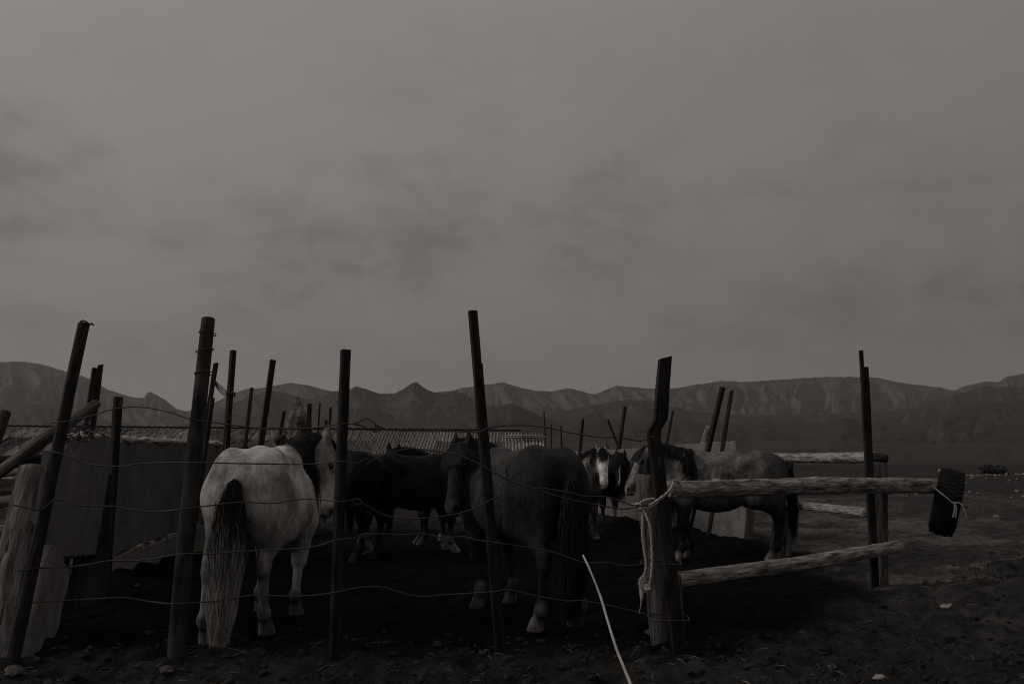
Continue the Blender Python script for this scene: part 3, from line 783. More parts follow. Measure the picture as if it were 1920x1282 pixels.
    for s in (1, -1):
        b0 = H(0.005, -0.005, 0.052 * s); m0 = H(-0.075, 0.0, 0.070 * s); t0 = H(-0.155, 0.02, 0.068 * s)
        A(cone(b0, m0, 0.030, 0.031, 'ear'), 0.02); A(cone(m0, t0, 0.031, 0.010, 'ear'), 0.015)
        A(cone(H(-0.05, 0.035, 0.074 * s), H(-0.12, 0.035, 0.072 * s), 0.017, 0.010, 'nos'), 0.01, sub=True)
    # dock of the tail
    dk = [v3(-0.775, 0, 1.07), v3(-0.825, 0, 1.02), v3(-0.86, tail_swing * 0.3, 0.93), v3(-0.87, tail_swing * 0.6, 0.82)]
    A(cone(dk[0] + v3(0.08, 0, 0.02), dk[1], 0.045, 0.034, 'rump'), 0.06); A(cone(dk[1], dk[2], 0.034, 0.028, 'dock'), 0.03); A(cone(dk[2], dk[3], 0.028, 0.018, 'dock'), 0.02)
    F.F = np.maximum(F.F, -F.ax[2][None, None, :].astype(np.float32) + 0.004)
    V, Q = F.surface()
    # drop stray specks: keep the biggest connected piece
    par = np.arange(len(V))
    for _ in range(60):
        m = par[Q].min(1); old = par.copy(); np.minimum.at(par, Q.ravel(), np.repeat(m, 4)); par = par[par]
        if np.array_equal(par, old): break
    lead = np.bincount(par).argmax(); keep = par == lead
    if keep.sum() > 0.8 * len(V):
        Q = Q[keep[Q[:, 0]]]; remap = np.cumsum(keep) - 1; V = V[keep]; Q = remap[Q]
    # one light relaxation
    nb = np.zeros_like(V); ct = np.zeros(len(V))
    for a in range(4):
        np.add.at(nb, Q[:, a], V[Q[:, (a + 1) % 4]]); np.add.at(ct, Q[:, a], 1); np.add.at(nb, Q[:, a], V[Q[:, (a + 3) % 4]]); np.add.at(ct, Q[:, a], 1)
    V = V * 0.4 + 0.6 * nb / np.maximum(ct, 1)[:, None]
    # ribs and hollow flank
    rb = np.clip(1 - np.abs(V[:, 0] - 0.10) / 0.30, 0, 1) ** 0.7 * np.clip((np.abs(V[:, 1]) - 0.12) / 0.08, 0, 1) * np.exp(-((V[:, 2] - 0.93) / 0.17) ** 2) * (V[:, 2] < 1.2)
    V[:, 1] += np.sign(V[:, 1]) * rb * 0.006 * np.cos((V[:, 0] + (V[:, 2] - 0.9) * 0.35) * 2 * np.pi / 0.072)
    fl = np.exp(-(((V[:, 0] + 0.26) / 0.075) ** 2 + ((V[:, 2] - 1.0) / 0.13) ** 2)); V[:, 1] -= np.sign(V[:, 1]) * fl * 0.022 * (np.abs(V[:, 1]) > 0.1)
    # coat colour: blend by the nearest anatomical regions
    W = np.zeros(len(V)); C = np.zeros((len(V), 3))
    for pr in F.prims:
        d = np.maximum(Field.dist(pr, V[:, 0], V[:, 1], V[:, 2]), -0.02)
        w = np.exp(-(d + 0.02) / (0.018 if pr['c_'] not in ('hoof', 'fet', 'muzzle', 'ear') else 0.010)); w[d > 0.25] = 0
        C += w[:, None] * np.array(coat.get(pr['c_'], coat['body'])); W += w
    C /= np.maximum(W, 1e-9)[:, None]
    rel = V - poll; hu, hv, hw = rel @ fd, rel @ br, rel @ sd
    onhead = (hu > 0.03) & (hu < 0.60) & (np.abs(hw) < 0.13) & (np.abs(hv) < 0.2)
    if star:
        s1 = onhead & (hv > 0.01) & (((hu - 0.14) / 0.035) ** 2 + (hw / 0.024) ** 2 < 1); s2 = onhead & (hv > -0.02) & (hu > 0.15) & (hu < 0.47) & (np.abs(hw - 0.006 * np.sin(hu * 30)) < 0.0105)
        C[s1 | s2] = g(0.5)
    eyez = onhead & (((hu - 0.165) / 0.034) ** 2 + ((hv - 0.006) / 0.024) ** 2 < 1) & (np.abs(hw) > 0.062); C[eyez] = C[eyez] * 0.25
    nost = onhead & (((hu - 0.52) / 0.024) ** 2 + ((hv + 0.012) / 0.02) ** 2 < 1) & (np.abs(hw) > 0.035); C[nost] = C[nost] * 0.2
    C *= (0.88 + 0.24 * fbm(V[:, 0] * 3 + seed, V[:, 1] * 3, V[:, 2] * 3, seed=seed))[:, None]
    np_mesh('body', V, Q, M[mat], root, True, C)
    # eyes
    import bmesh
    for s in (1, -1):
        bm = bmesh.new(); bmesh.ops.create_uvsphere(bm, u_segments=12, v_segments=8, radius=0.020)
        me = bpy.data.meshes.new('eye'); bm.to_mesh(me); bm.free(); me.materials.append(M['eye']); me.shade_smooth()
        o = bpy.data.objects.new('eye', me); COL.objects.link(o); o.parent = root; o.location = H(0.165, 0.006, 0.072 * s)
    # mane, forelock, tail
    rng = np.random.default_rng(seed)
    R_ = []
    for k in range(n_mane):
        t = rng.uniform(mane_lo, 1.0); tt = np.clip(t, 0, 1)
        c = bez(wi, mc, pc, tt) + v3(min(t, 0) * 0.7, 0, 0); tn = unit(bez(wi, mc, pc, min(tt + 0.02, 1.02)) - bez(wi, mc, pc, tt - 0.02))
        S = np.cross(v3(0, 0, 1), tn); S = unit(S) if np.linalg.norm(S) > 0.05 else v3(0, 1, 0); Nn = unit(np.cross(tn, S))
        sgn = mane_side if rng.uniform() > 0.12 else -mane_side
        rc = 0.082 - 0.03 * tt; hw_ = 0.115 - 0.03 * tt + rng.uniform(0, 0.03) + 0.07 * max(0, 1 - max(t, 0) / 0.45)
        L = mane_len * rng.uniform(0.55, 1.2) * (0.5 + 0.7 * math.sin(math.pi * min(max(tt * 0.9 + 0.12, 0), 1))) * (1 if sgn == mane_side else 0.6)
        j = rng.normal(size=3) * 0.008; dr = tn * rng.uniform(-0.03, 0.03)
        p0 = c + Nn * rc * 0.85 + S * sgn * rng.uniform(-0.02, 0.02) + j * 0.3
        p1 = c + Nn * (rc + rng.uniform(0.015, 0.05)) + S * sgn * 0.045 + j + dr * 0.5
        p2 = c + Nn * (rc * 0.2) + S * sgn * hw_ + j + dr
        p3 = p2 + v3(0, 0, -L * 0.45) + S * sgn * 0.03 + dr + rng.normal(size=3) * 0.008
        p4 = p2 + v3(0, 0, -L) + S * sgn * 0.035 + dr * 2 + rng.normal(size=3) * 0.015
        R_.append([p0, p1, (p1 + p2) / 2 + Nn * 0.012, p2, p3, p4])
    strands('mane', R_, root, 0.0045, colors=hair, seed=seed)
    R_ = []
    for k in range(int(n_mane * 0.4)):
        w = rng.normal() * 0.028; L = rng.uniform(0.06, 0.17)
        p0 = H(-0.01 + rng.uniform(-0.02, 0.02), 0.045, w * 0.6); p1 = H(0.045, 0.072, w); p2 = H(0.045 + L * 0.5, 0.082, w * 1.6); p3 = H(0.045 + L, 0.078, w * 2.0 + rng.normal() * 0.01)
        R_.append([p0, p1, p2, p3])
    strands('forelock', R_, root, 0.0042, colors=hair, seed=seed + 1)
    R_ = []
    for k in range(n_tail):
        t = rng.uniform(0, 1) ** 1.1; i = min(int(t * 3), 2); f = t * 3 - i
        p0 = dk[i] + (dk[i + 1] - dk[i]) * f + v3(-0.012, rng.normal() * 0.012, 0.004); ang = rng.uniform(0, 2 * math.pi); rr = tail_w * math.sqrt(rng.uniform(0, 1)) * (0.75 + 0.25 * t)
        ox, oy = math.cos(ang) * rr * 0.7, math.sin(ang) * rr
        bot = max(1.02 - tail_len * rng.triangular(0.42, 0.88, 1.04), 0.03 + 0.2 * rng.random() ** 2); Lz = p0[2] - bot
        q = [p0]
        for m, (fz, wd) in enumerate(((0.08, 0.42), (0.25, 0.92), (0.50, 1.02), (0.78, 0.78), (1.0, 0.46))):
            q.append(v3(-0.885 + ox * wd - 0.012 * math.sin(fz * 3), oy * wd + tail_swing * fz, p0[2] - Lz * fz) + rng.normal(size=3) * v3(0.010, 0.010, 0.0) * (0.4 + fz * 1.1) + v3(0, 0.010 * math.sin(fz * 7 + ang * 2 + k), 0))
        R_.append(q)
    strands('tail', R_, root, 0.0036, colors=hair if 'tail' not in coat else (hair[0], coat['tail']), seed=seed + 2)
    return root


def px_horse(hind_px, heading, scale, fx=-0.62):
    """ground position of a horse whose hind feet stand at the pixel"""
    p = gnd(*hind_px); return Vector((p.x - fx * scale * math.cos(heading), p.y - fx * scale * math.sin(heading), 0.0))


def to_local(w, loc, heading, scale):
    d = (Vector(w) - loc) / scale; c, s = math.cos(heading), math.sin(heading)
    return v3(d.x * c + d.y * s, -d.x * s + d.y * c, d.z)


def dir_local(w, heading):
    c, s = math.cos(heading), math.sin(heading); return v3(w[0] * c + w[1] * s, -w[0] * s + w[1] * c, w[2])


GREY = dict(body=g(0.53), rump=g(0.43), belly=g(0.42), neck=g(0.05), face=g(0.56), cheek=g(0.34), muzzle=g(0.42), arm=g(0.33), leg=g(0.24), fet=g(0.13), hoof=g(0.26), ear=g(0.28), dock=g(0.02), tail=g(0.40))
BAY = dict(body=g(0.042), rump=g(0.020), belly=g(0.028), neck=g(0.018), face=g(0.020), cheek=g(0.018), muzzle=g(0.06), arm=g(0.020), leg=g(0.020), fet=g(0.15), hoof=g(0.20), ear=g(0.02), dock=g(0.015))
BLACK = dict(body=g(0.006), rump=g(0.006), neck=g(0.008), face=g(0.010), muzzle=g(0.014), arm=g(0.009), leg=g(0.009), fet=g(0.03), hoof=g(0.07), ear=g(0.008))
BROWN = dict(body=g(0.012), rump=g(0.010), neck=g(0.014), face=g(0.018), muzzle=g(0.05), arm=g(0.015), leg=g(0.02), fet=g(0.26), hoof=g(0.24), ear=g(0.010))
PALEF = dict(body=g(0.18), rump=g(0.14), neck=g(0.18), face=g(0.95), cheek=g(0.62), muzzle=g(0.42), arm=g(0.07), leg=g(0.03), fet=g(0.05), hoof=g(0.14), ear=g(0.10))
STAR = dict(body=g(0.014), rump=g(0.014), neck=g(0.010), face=g(0.012), muzzle=g(0.02), arm=g(0.012), leg=g(0.02), fet=g(0.10), hoof=g(0.20), ear=g(0.02))
DUN = dict(body=g(0.15), rump=g(0.08), belly=g(0.085), neck=g(0.035), face=g(0.23), cheek=g(0.26), muzzle=g(0.36), arm=g(0.028), leg=g(0.010), fet=g(0.02), hoof=g(0.24), ear=g(0.12), dock=g(0.02))
SOCKS = dict(body=g(0.010), neck=g(0.008), face=g(0.012), muzzle=g(0.02), leg=g(0.3), fet=g(0.34), hoof=g(0.22))

# grey horse, seen from behind, head turned to the right
hd = math.radians(91); sc = 1.06; lo_ = px_horse((450, 1206), hd, sc)
pw = at(614, 834, 6.80); mw_ = at(622, 948, 6.85)
make_horse('pale grey horse standing with its rump and long dark tail towards the wire fence', lo_, hd, sc, GREY, to_local(pw, lo_, hd, sc), dir_local(mw_ - pw, hd), dir_local((0.85, 0.3, 0.25), hd),
           feet=((-0.05, 0.03), (-0.18, 0.0), (-0.04, 0.06), (0.22, 0.03)), mane_side=-1, mane_len=0.50, wup=0.06, tail_len=1.08, tail_swing=0.05, h=0.0135, mat='coat_grey', hair=(g(0.012), g(0.018)), n_mane=1800, n_tail=3000, seed=4, mid=(0.17, 0.0, 0.05), tail_w=0.11)
# dark bay, seen from behind at a slant, head turned left to the camera
hd = math.radians(118); sc = 1.07; lo_ = px_horse((1040, 1180), hd, sc)
pw = at(864, 840, 7.0); mw_ = at(842, 955, 6.75)
make_horse('dark brown horse with back to the fence, head turned left behind the leaning post', lo_, hd, sc, BAY, to_local(pw, lo_, hd, sc), dir_local(mw_ - pw, hd), dir_local((-0.55, -0.8, 0.2), hd),
           feet=((-0.16, 0.02), (-0.12, -0.02), (-0.02, 0.03), (0.0, -0.03)), mane_side=-1, mane_len=0.30, tail_len=0.98, tail_swing=0.03, h=0.0135, hair=(g(0.014), g(0.020)), n_mane=1200, n_tail=2200, seed=7, mid=(0.14, 0.0, 0.06), tail_w=0.11)
# dun at the gate, side on, facing left
hd = math.radians(179); sc = 1.08; lo_ = px_horse((1446, 1050), hd, sc); 
make_horse('shaggy dun horse standing side on behind the log rail, facing left', lo_, hd, sc, DUN, (0.765, 0.02, 1.25), (0.50, 0.10, -0.86), (0.86, 0.12, 0.5),
           feet=((0.02, 0.0), (-0.12, 0.0), (0.06, 0.0), (-0.04, 0.0)), mane_side=1, mane_len=0.60, mane_lo=-0.10, tail_len=0.85, h=0.0145, hair=(g(0.010), g(0.016)), n_mane=1900, n_tail=450, seed=9, mid=(0.07, 0, 0.05))
# pale-faced horse looking at the camera
hd = math.radians(-70); sc = 1.03; p_ = gnd(1112, 1012); lo_ = Vector((p_.x - 0.10 - 0.42 * math.cos(hd), p_.y + 0.42, 0))
pw = at(1129, 846, 12.1)
make_horse('horse with a bright white face and dark forelock looking straight at the camera', lo_, hd, sc, PALEF, to_local(pw, lo_, hd, sc), dir_local((0.0, -0.42, -0.9), hd), dir_local((0.0, -0.9, 0.35), hd),
           mane_side=-1, h=0.0145, hair=(g(0.010), g(0.016)), n_mane=600, n_tail=150, seed=12, mid=(0.05, 0, 0.03))
# dark horse with a star beside it
hd = math.radians(-92); sc = 1.02; p_ = gnd(1141, 992); lo_ = Vector((p_.x + 0.06, p_.y + 0.42, 0))
pw = at(1163, 858, 13.55)
make_horse('black horse with a white star and thin stripe, peering past the white-faced horse', lo_, hd, sc, STAR, to_local(pw, lo_, hd, sc), dir_local((-0.1, -0.35, -0.93), hd), dir_local((-0.15, -0.95, 0.3), hd),
           mane_side=1, h=0.016, hair=(g(0.008), g(0.012)), star=True, n_mane=350, n_tail=120, seed=15, mid=(0.05, 0, 0.03))
# black horse left of the middle, rump towards the middle
hd = math.radians(176); sc = 1.07; lo_ = px_horse((684, 1052), hd, sc)
make_horse('black horse half hidden behind the square fence post and the grey horse', lo_, hd, sc, BLACK, (0.86, 0.1, 1.18), (0.55, 0.1, -0.83), (0.83, 0.1, 0.55), mane_side=1, h=0.016, n_mane=350, n_tail=250, seed=18, tail_len=0.8, feet=((0, 0), (0, 0), (0.1, 0), (-0.05, 0)))
# black horse facing the camera over the brown one's rump
hd = math.radians(196); sc = 1.05; lo_ = Vector((at(735, 900, 11.7).x + 0.85, 12.0, 0)); pw = at(736, 848, 11.5)
make_horse('black horse whose eared head shows against the tin roof, facing the camera', lo_, hd, sc, BLACK, to_local(pw, lo_, hd, sc), dir_local((-0.12, -0.5, -0.86), hd), dir_local((-0.1, -0.85, 0.5), hd), mane_side=1, h=0.016, n_mane=400, n_tail=200, seed=21, mid=(0.1, 0, 0.08))
# dark brown horse, white feet
hd = math.radians(28); sc = 1.04; p_ = gnd(838, 1034); lo_ = Vector((p_.x - 0.42 * math.cos(hd), p_.y - 0.42 * math.sin(hd), 0))
make_horse('dark brown horse with white feet, standing left of the turned head', lo_, hd, sc, BROWN, (1.00, -0.05, 1.08), (0.6, 0, -0.8), (0.8, 0, 0.6), mane_side=1, h=0.016, n_mane=350, n_tail=250, seed=24, tail_len=0.8, mid=(0.1, 0, 0.0))
# far one: pale stockings only
hd = math.radians(-84); sc = 1.0; p_ = gnd(880, 988); lo_ = Vector((p_.x + 0.02, p_.y + 0.42, 0))
make_horse('dark horse far back showing pale stockings under the turned head', lo_, hd, sc, SOCKS, (0.80, 0.05, 1.12), (0.5, 0, -0.86), (0.86, 0, 0.5), mane_side=1, h=0.018, n_mane=250, n_tail=120, seed=27)

# ------------------------------------------------------------------ concrete yard walls
def wall_pts(plist, A, B): return [on_plane(x, y, A, B) for x, y in plist]


def wall_normal(A, B, away):
    n = Vector((B.y - A.y, A.x - B.x, 0)).normalized()
    return n if n.dot(away) > 0 else -n


A_, C_, B_ = CAPA.copy(), CAPC.copy(), CAPB.copy()
for v in (A_, C_, B_): v.z = 0
B2_ = B_ + (B_ - C_) * 1.6
nl = wall_normal(A_, C_, Vector((-1, 0, 0)))
w1 = empty('concrete_wall', (A_ + C_) / 2); bpy.context.view_layer.update()


def child_slab(name, parent, plist, A, B, thick, n, mat, seed, lift=0.0, rag=0.012):
    pts = [p - n * lift for p in wall_pts(plist, A, B)]
    o = slab_poly(name, pts, thick, n, mat, None, seed, rag)
    o.parent = parent; o.matrix_parent_inverse = Matrix.Translation(-parent.location)
    return o


child_slab('panel', w1, [(86, 1045), (128, 1045), (205, 1036), (212, 818), (170, 812), (142, 816), (118, 845), (104, 940)], A_, C_, 0.13, nl, M['slab'], 1)
child_slab('footing', w1, [(46, 1232), (72, 1220), (92, 1202), (103, 1175), (108, 1140), (116, 1112), (122, 1085), (121, 1064), (112, 1052), (98, 1026), (84, 1020), (72, 1060), (56, 1150)], A_, C_, 0.10, nl, M['slab_pale'], 2, lift=0.03, rag=0.008)
tag(w1, 'dark concrete wall panel beside the leftmost leaning post, with curved pale footing', 'wall')
nl2 = wall_normal(C_, B_, Vector((-1, 0, 0)))
w2 = empty('concrete_wall', (C_ + B_) / 2); bpy.context.view_layer.update()
child_slab('panel', w2, [(208, 1040), (332, 998), (385, 978), (430, 968), (430, 833), (352, 829), (280, 826), (205, 822)], C_, B_, 0.12, nl2, M['slab'], 3)
child_slab('footing', w2, [(206, 1094), (240, 1086), (290, 1066), (345, 1052), (430, 1020), (430, 972), (385, 982), (332, 1002), (240, 1032), (206, 1044)], C_, B_, 0.16, nl2, M['slab_pale'], 4, lift=0.03, rag=0.02)
tag(w2, 'long dark concrete wall panel receding behind the round pole, broken strip along its foot', 'wall')
rnd = random.Random(5)
for (A, B, x0, x1, y0, y1, n, par) in ((A_, C_, 130, 200, 824, 818, 9, w1), (C_, B_, 210, 425, 826, 834, 26, w2)):
    for i in range(n):
        t = (i + rnd.uniform(0.1, 0.9)) / n
        p = on_plane(x0 + (x1 - x0) * t, y0 + (y1 - y0) * t, A, B)
        nn = wall_normal(A, B, Vector((-1, 0, 0)))
        o = lump('mortar_lump', (0, 0, 0), (rnd.uniform(0.05, 0.13), rnd.uniform(0.05, 0.09), rnd.uniform(0.02, 0.055)), M['mortar'], i + int(x0), 2, 0.5)
        o.parent = par; o.location = p + nn * rnd.uniform(0.03, 0.08) - par.location + Vector((0, 0, 0.012)); o.rotation_euler = (0, 0, rnd.uniform(0.9, 1.9))

nr = wall_normal(RW1, RW2, Vector((1, 1, 0)))
w3 = empty('concrete_wall', (RW1 + RW2) / 2); bpy.context.view_layer.update()
child_slab('panel', w3, [(1246, 1000), (1300, 1015), (1338, 1022), (1345, 1012), (1368, 1018), (1394, 1032), (1400, 950), (1378, 826), (1345, 829), (1330, 829)] + [(1252, 836)], RW1, RW2, 0.15, nr, M['slab_pale'], 6)
child_slab('panel', w3, [(1075, 955), (1120, 966), (1155, 968), (1168, 976), (1186, 972), (1243, 990), (1249, 837), (1170, 842), (1075, 846)], RW1, RW2, 0.13, nr, M['slab_pale'], 7, lift=0.015)
tag(w3, 'pale concrete wall along the back of the corral behind the dun horse', 'wall')

# ------------------------------------------------------------------ tin-roofed shed behind
Ysh = 22.0
rdL, rdR = at(-330, 797, Ysh), at(985, 809, Ysh)
slope_d, slope_h = 2.1, 0.86
shed = empty('shed', ((rdL.x + rdR.x) / 2, Ysh, 0)); bpy.context.view_layer.update()
tag(shed, 'long low shed roofed with patched corrugated sheets, behind the horses', 'shed')
S_loc = shed.location


def corr_mesh(nm, w, l, waves, amp, mat, seed):
    rnd = random.Random(seed); nxp = waves * 4 + 1; nyp = 4; V = []; Fc = []
    for j in range(nyp):
        for i in range(nxp):
            sag = -0.012 * math.sin(math.pi * i / (nxp - 1)) * rnd.uniform(0.6, 1.4)
            rag = rnd.uniform(-0.012, 0.012) if j in (0, nyp - 1) else 0
            V.append((w * (i / (nxp - 1) - 0.5), l * (j / (nyp - 1) - 0.5) + rag, amp * math.cos(2 * math.pi * i / 4) + sag))
    for j in range(nyp - 1):
        for i in range(nxp - 1):
            a = j * nxp + i; Fc.append((a, a + 1, a + 1 + nxp, a + nxp))
    me = bpy.data.meshes.new(nm); me.from_pydata(V, [], Fc); me.update(); me.materials.append(mat)
    return me


sheetsA = [corr_mesh('roof_sheet', 0.78, 0.80, 7, 0.034, M['tin'], i) for i in range(4)]
sheetsB = [corr_mesh('roof_sheet', 0.62, 0.80, 7, 0.032, M['tin_pale'], 10 + i) for i in range(4)]
rnd = random.Random(8)
pitch = math.atan2(slope_h, slope_d); sl_len = math.hypot(slope_h, slope_d)
x = rdL.x; xs_split = at(640, 806, Ysh).x
while x < rdR.x:
    right = x > xs_split; lib = sheetsB if right else sheetsA; w = 0.56 if right else 0.70
    zr = rdL.z + (rdR.z - rdL.z) * (x - rdL.x) / (rdR.x - rdL.x)
    for r in range(3):
        s = 0.36 + r * 0.76
        o = bpy.data.objects.new('roof_sheet', rnd.choice(lib)); COL.objects.link(o); o.parent = shed
        o.location = Vector((x + w / 2 + rnd.uniform(-0.03, 0.03) - S_loc.x, -s * math.cos(pitch) + rnd.uniform(-0.03, 0.03), zr - s * math.sin(pitch) + 0.022 * (2 - r) * -1 + rnd.uniform(-0.006, 0.012)))
        o.rotation_euler = (pitch + rnd.uniform(-0.012, 0.004), rnd.uniform(-0.01, 0.01), rnd.uniform(-0.025, 0.025))
        if rnd.random() < 0.12: o.rotation_euler[0] += 0.03
    x += w
V = []; Fc = []
for i in range(int((rdR.x - rdL.x) / 0.09)):                         # dark rolled ridge cap
    x = rdL.x + 0.09 * i; zr = rdL.z + (rdR.z - rdL.z) * (x - rdL.x) / (rdR.x - rdL.x)
    V.append(Vector((x - S_loc.x, 0.02, zr + 0.02 + 0.022 * (i % 2))))
tube_geo(V, 0.024, 6, VV_ := [], FF_ := []); mesh('ridge_cap', VV_, FF_, M['rubber'], shed)
# walls and purlins of the shed
def box(name, c, dim, mat, parent=None, rz=0.0, bev=0.006):
    import bmesh
    bm = bmesh.new(); bmesh.ops.create_cube(bm, size=1.0)
    for v in bm.verts: v.co = Vector((v.co.x * dim[0], v.co.y * dim[1], v.co.z * dim[2]))
    if bev: bmesh.ops.bevel(bm, geom=list(bm.edges), offset=bev, segments=1, affect='EDGES')
    me = bpy.data.meshes.new(name); bm.to_mesh(me); bm.free(); me.materials.append(mat)
    o = bpy.data.objects.new(name, me); COL.objects.link(o); o.location = c; o.rotation_euler = (0, 0, rz)
    if parent is not None: o.parent = parent
    return o


Lr = rdR.x - rdL.x
box('back_wall', (0, 0.35, 0.85), (Lr - 0.4, 0.25, 1.75), M['shedwall'], shed)
box('front_wall', (0, -1.9, 0.45), (Lr - 0.4, 0.22, 1.0), M['shedwall'], shed)
for s in (0.15, 1.0, 1.95):
    o = box('purlin', (0, -s * math.cos(pitch), (rdL.z + rdR.z) / 2 - s * math.sin(pitch) - 0.12), (Lr - 0.1, 0.09, 0.10), M['wood_dark'], shed); o.rotation_euler = (0, math.asin((rdL.z - rdR.z) / Lr), 0)
for i, (dx, dz) in enumerate(((0.42, 0.0), (0.60, -0.05))):
    o = log('rafter_end', Vector((rdR.x - S_loc.x - 0.5, -0.35 - 0.2 * i, rdR.z - 0.12 + dz)), Vector((rdR.x - S_loc.x + dx, -0.32 - 0.2 * i, rdR.z - 0.11 + dz)), 0.025, 0.018, M['plank'], 30 + i, rings=6, seg=8, knots=0, parent=shed)

# pointed clay pillar with a dark lump on its flank
pl = at(560, 800, 13.2)
pil = empty('clay_pillar', (pl.x, 13.2, float(gz(pl.x, 13.2)))); bpy.context.view_layer.update()
tag(pil, 'pointed lumpy pale clay pillar rising behind the grey horse', 'pillar')
t = np.linspace(0, 1, 60); th = np.linspace(0, 2 * np.pi, 30, endpoint=False); T, A = np.meshgrid(t, th, indexing='ij')
Hh = 2.27; prof = np.interp(T * Hh, [0, 1.2, 1.5, 1.62, 1.8, 1.95, 2.1, 2.22, 2.27], [0.34, 0.28, 0.21, 0.19, 0.185, 0.15, 0.085, 0.035, 0.005])
rr = prof * (1 + 1.15 * (fbm(np.cos(A) * 1.7 + 4, np.sin(A) * 1.7 + 4, T * 9, seed=5, oct=5, gain=0.65) - 0.5))
V = np.stack([rr * np.cos(A) + 0.03 * np.sin(T * 5), rr * np.sin(A), T * Hh], -1).reshape(-1, 3)
n0, n1 = T.shape; ii = np.arange(n0 * n1).reshape(n0, n1); jj = np.roll(ii, -1, 1)
Q = np.stack([ii[:-1], jj[:-1], jj[1:], ii[1:]], -1).reshape(-1, 4)
np_mesh('shaft', V, Q, M['clay'], pil)
o = lump('rag', (0.09, -0.13, 1.66), (0.10, 0.10, 0.21), M['cloth'], 3, 3, 0.4, 0.5, parent=pil)
o = lump('rag', (-0.26, -0.1, 1.56), (0.10, 0.09, 0.08), M['cloth'], 4, 3, 0.4, 0.5, parent=pil)

# ------------------------------------------------------------------ posts
def iron_post(base, top, Yb, Yt, w, label, kind='angle', spin=0.5, group=None, mids=None, cut=0.0, seed=0, mat='iron', name='fence_post', sink=0.12):
    p0 = at(base[0], base[1], Yb); p1 = at(top[0], top[1], Yt)
    p0 = p0 + (p0 - p1).normalized() * sink
    prof = angle_prof(w) if kind == 'angle' else channel_prof(w) if kind == 'channel' else rect_prof(w, w * 0.9) if kind == 'square' else [(w / 2 * math.cos(a * math.pi / 6), w / 2 * math.sin(a * math.pi / 6)) for a in range(12)]
    o = extrude_profile(name, prof, p0, p1, M[mat], spin=spin, mids=mids, cut=cut, seed=seed)
    if label: tag(o, label, 'post', group)
    return o


FG = 'posts along the front wire fence'
Yf1, Yf2, Yf3, Yf4, Yf5 = 5.10, 5.12, 5.16, 5.28, 5.38
f1 = empty('fence_post', gnd(25, 1240)); bpy.context.view_layer.update(); tag(f1, 'leftmost tall dark post of the front fence, leaning right with a wire hook on top', 'post', FG)


def adopt(o, par):
    o.parent = par; o.matrix_parent_inverse = par.matrix_basis.inverted() if par.matrix_basis else Matrix(); return o


bpy.context.view_layer.update()
o = iron_post((22, 1250), (157, 607), 5.02, 5.45, 0.076, None, 'round', 0.3, name='shaft', seed=1); adopt(o, f1)
hk = at(157, 605, 5.45)
o = tubes('wire_hook', [[hk + Vector((-0.03, 0, -0.02)), hk + Vector((0.0, -0.03, 0.008)), hk + Vector((0.025, -0.02, 0.004)), hk + Vector((0.045, 0, -0.012)), hk + Vector((0.055, 0, -0.004)), hk + Vector((0.07, 0, -0.018))]], 0.006, M['wire'], n=5); adopt(o, f1)

p0 = at(330, 1245, Yf2); p1 = at(390, 598, 5.3)
f2 = log('fence_post', p0 - (p1 - p0).normalized() * 0.15, p1, 0.056, 0.044, M['pole'], 12, rough=0.05, knots=3, bow=0.004, rings=40)
tag(f2, 'tall round grey pole of the front fence, just left of the grey horse', 'post', FG)
f3 = iron_post((626, 1238), (648, 656), Yf3, 5.25, 0.060, 'square dark post right of the grey horse, carrying twisted wire loops', 'square', 0.62, FG, seed=3)
f4 = empty('fence_post', gnd(936, 1222)); bpy.context.view_layer.update(); tag(f4, 'tallest dark square post in the middle, leaning left in front of the brown horse', 'post', FG)
o = iron_post((938, 1228), (886, 583), Yf4, 5.35, 0.056, None, 'square', 0.35, name='shaft', seed=4); adopt(o, f4)
o = iron_post((944, 1228), (899.5, 681), Yf4 + 0.05, 5.40, 0.034, None, 'angle', 0.9, name='splint', seed=5); adopt(o, f4)
f5 = iron_post((1277, 1236), (1247, 671), Yf5, 5.45, 0.085, 'rusty iron channel post with a kink near its top, strapped to the gate post', 'channel', 0.25, FG, mids=[(0.4, -0.055, 0.0), (0.742, -0.104, 0.0), (0.765, -0.098, 0.0), (0.80, -0.052, 0.0), (0.9, -0.03, 0.0)], cut=0.25, seed=6)

# wooden gate post and its splinter
gpost = empty('gate_post', gnd(1250, 1218)); bpy.context.view_layer.update(); tag(gpost, 'thick split wooden gate post tied with pale rope at the near end of the rails', 'post')
p0 = gnd(1250, 1218) + Vector((0.0, 0.22, -0.12)); p1 = at(1216, 893, 5.74)
o = log('trunk', p0, p1, 0.062, 0.096, M['wood_gate'], 21, rough=0.16, crack=0.35, knots=6, rings=40, endtilt=0.15); adopt(o, gpost)
o = log('splinter', gnd(1288, 1230) + Vector((0, 0.12, -0.08)), at(1268, 1080, 5.6), 0.022, 0.034, M['wood_gate'], 22, rough=0.2, knots=1, rings=14, seg=10); adopt(o, gpost)
for yy in (1053, 1156):
    c0 = at(1238 + (yy - 1053) * 0.14, yy, 5.5); V = [c0 + Vector((0.135 * math.cos(a), 0.13 * math.sin(a) - 0.02, 0.006 * math.sin(3 * a))) for a in np.linspace(0, 2 * math.pi, 22)]
    Vt, Ft = tube_geo(V, 0.005, 6); o = mesh('wire_binding', Vt, Ft, M['wire'], smooth=True); adopt(o, gpost)

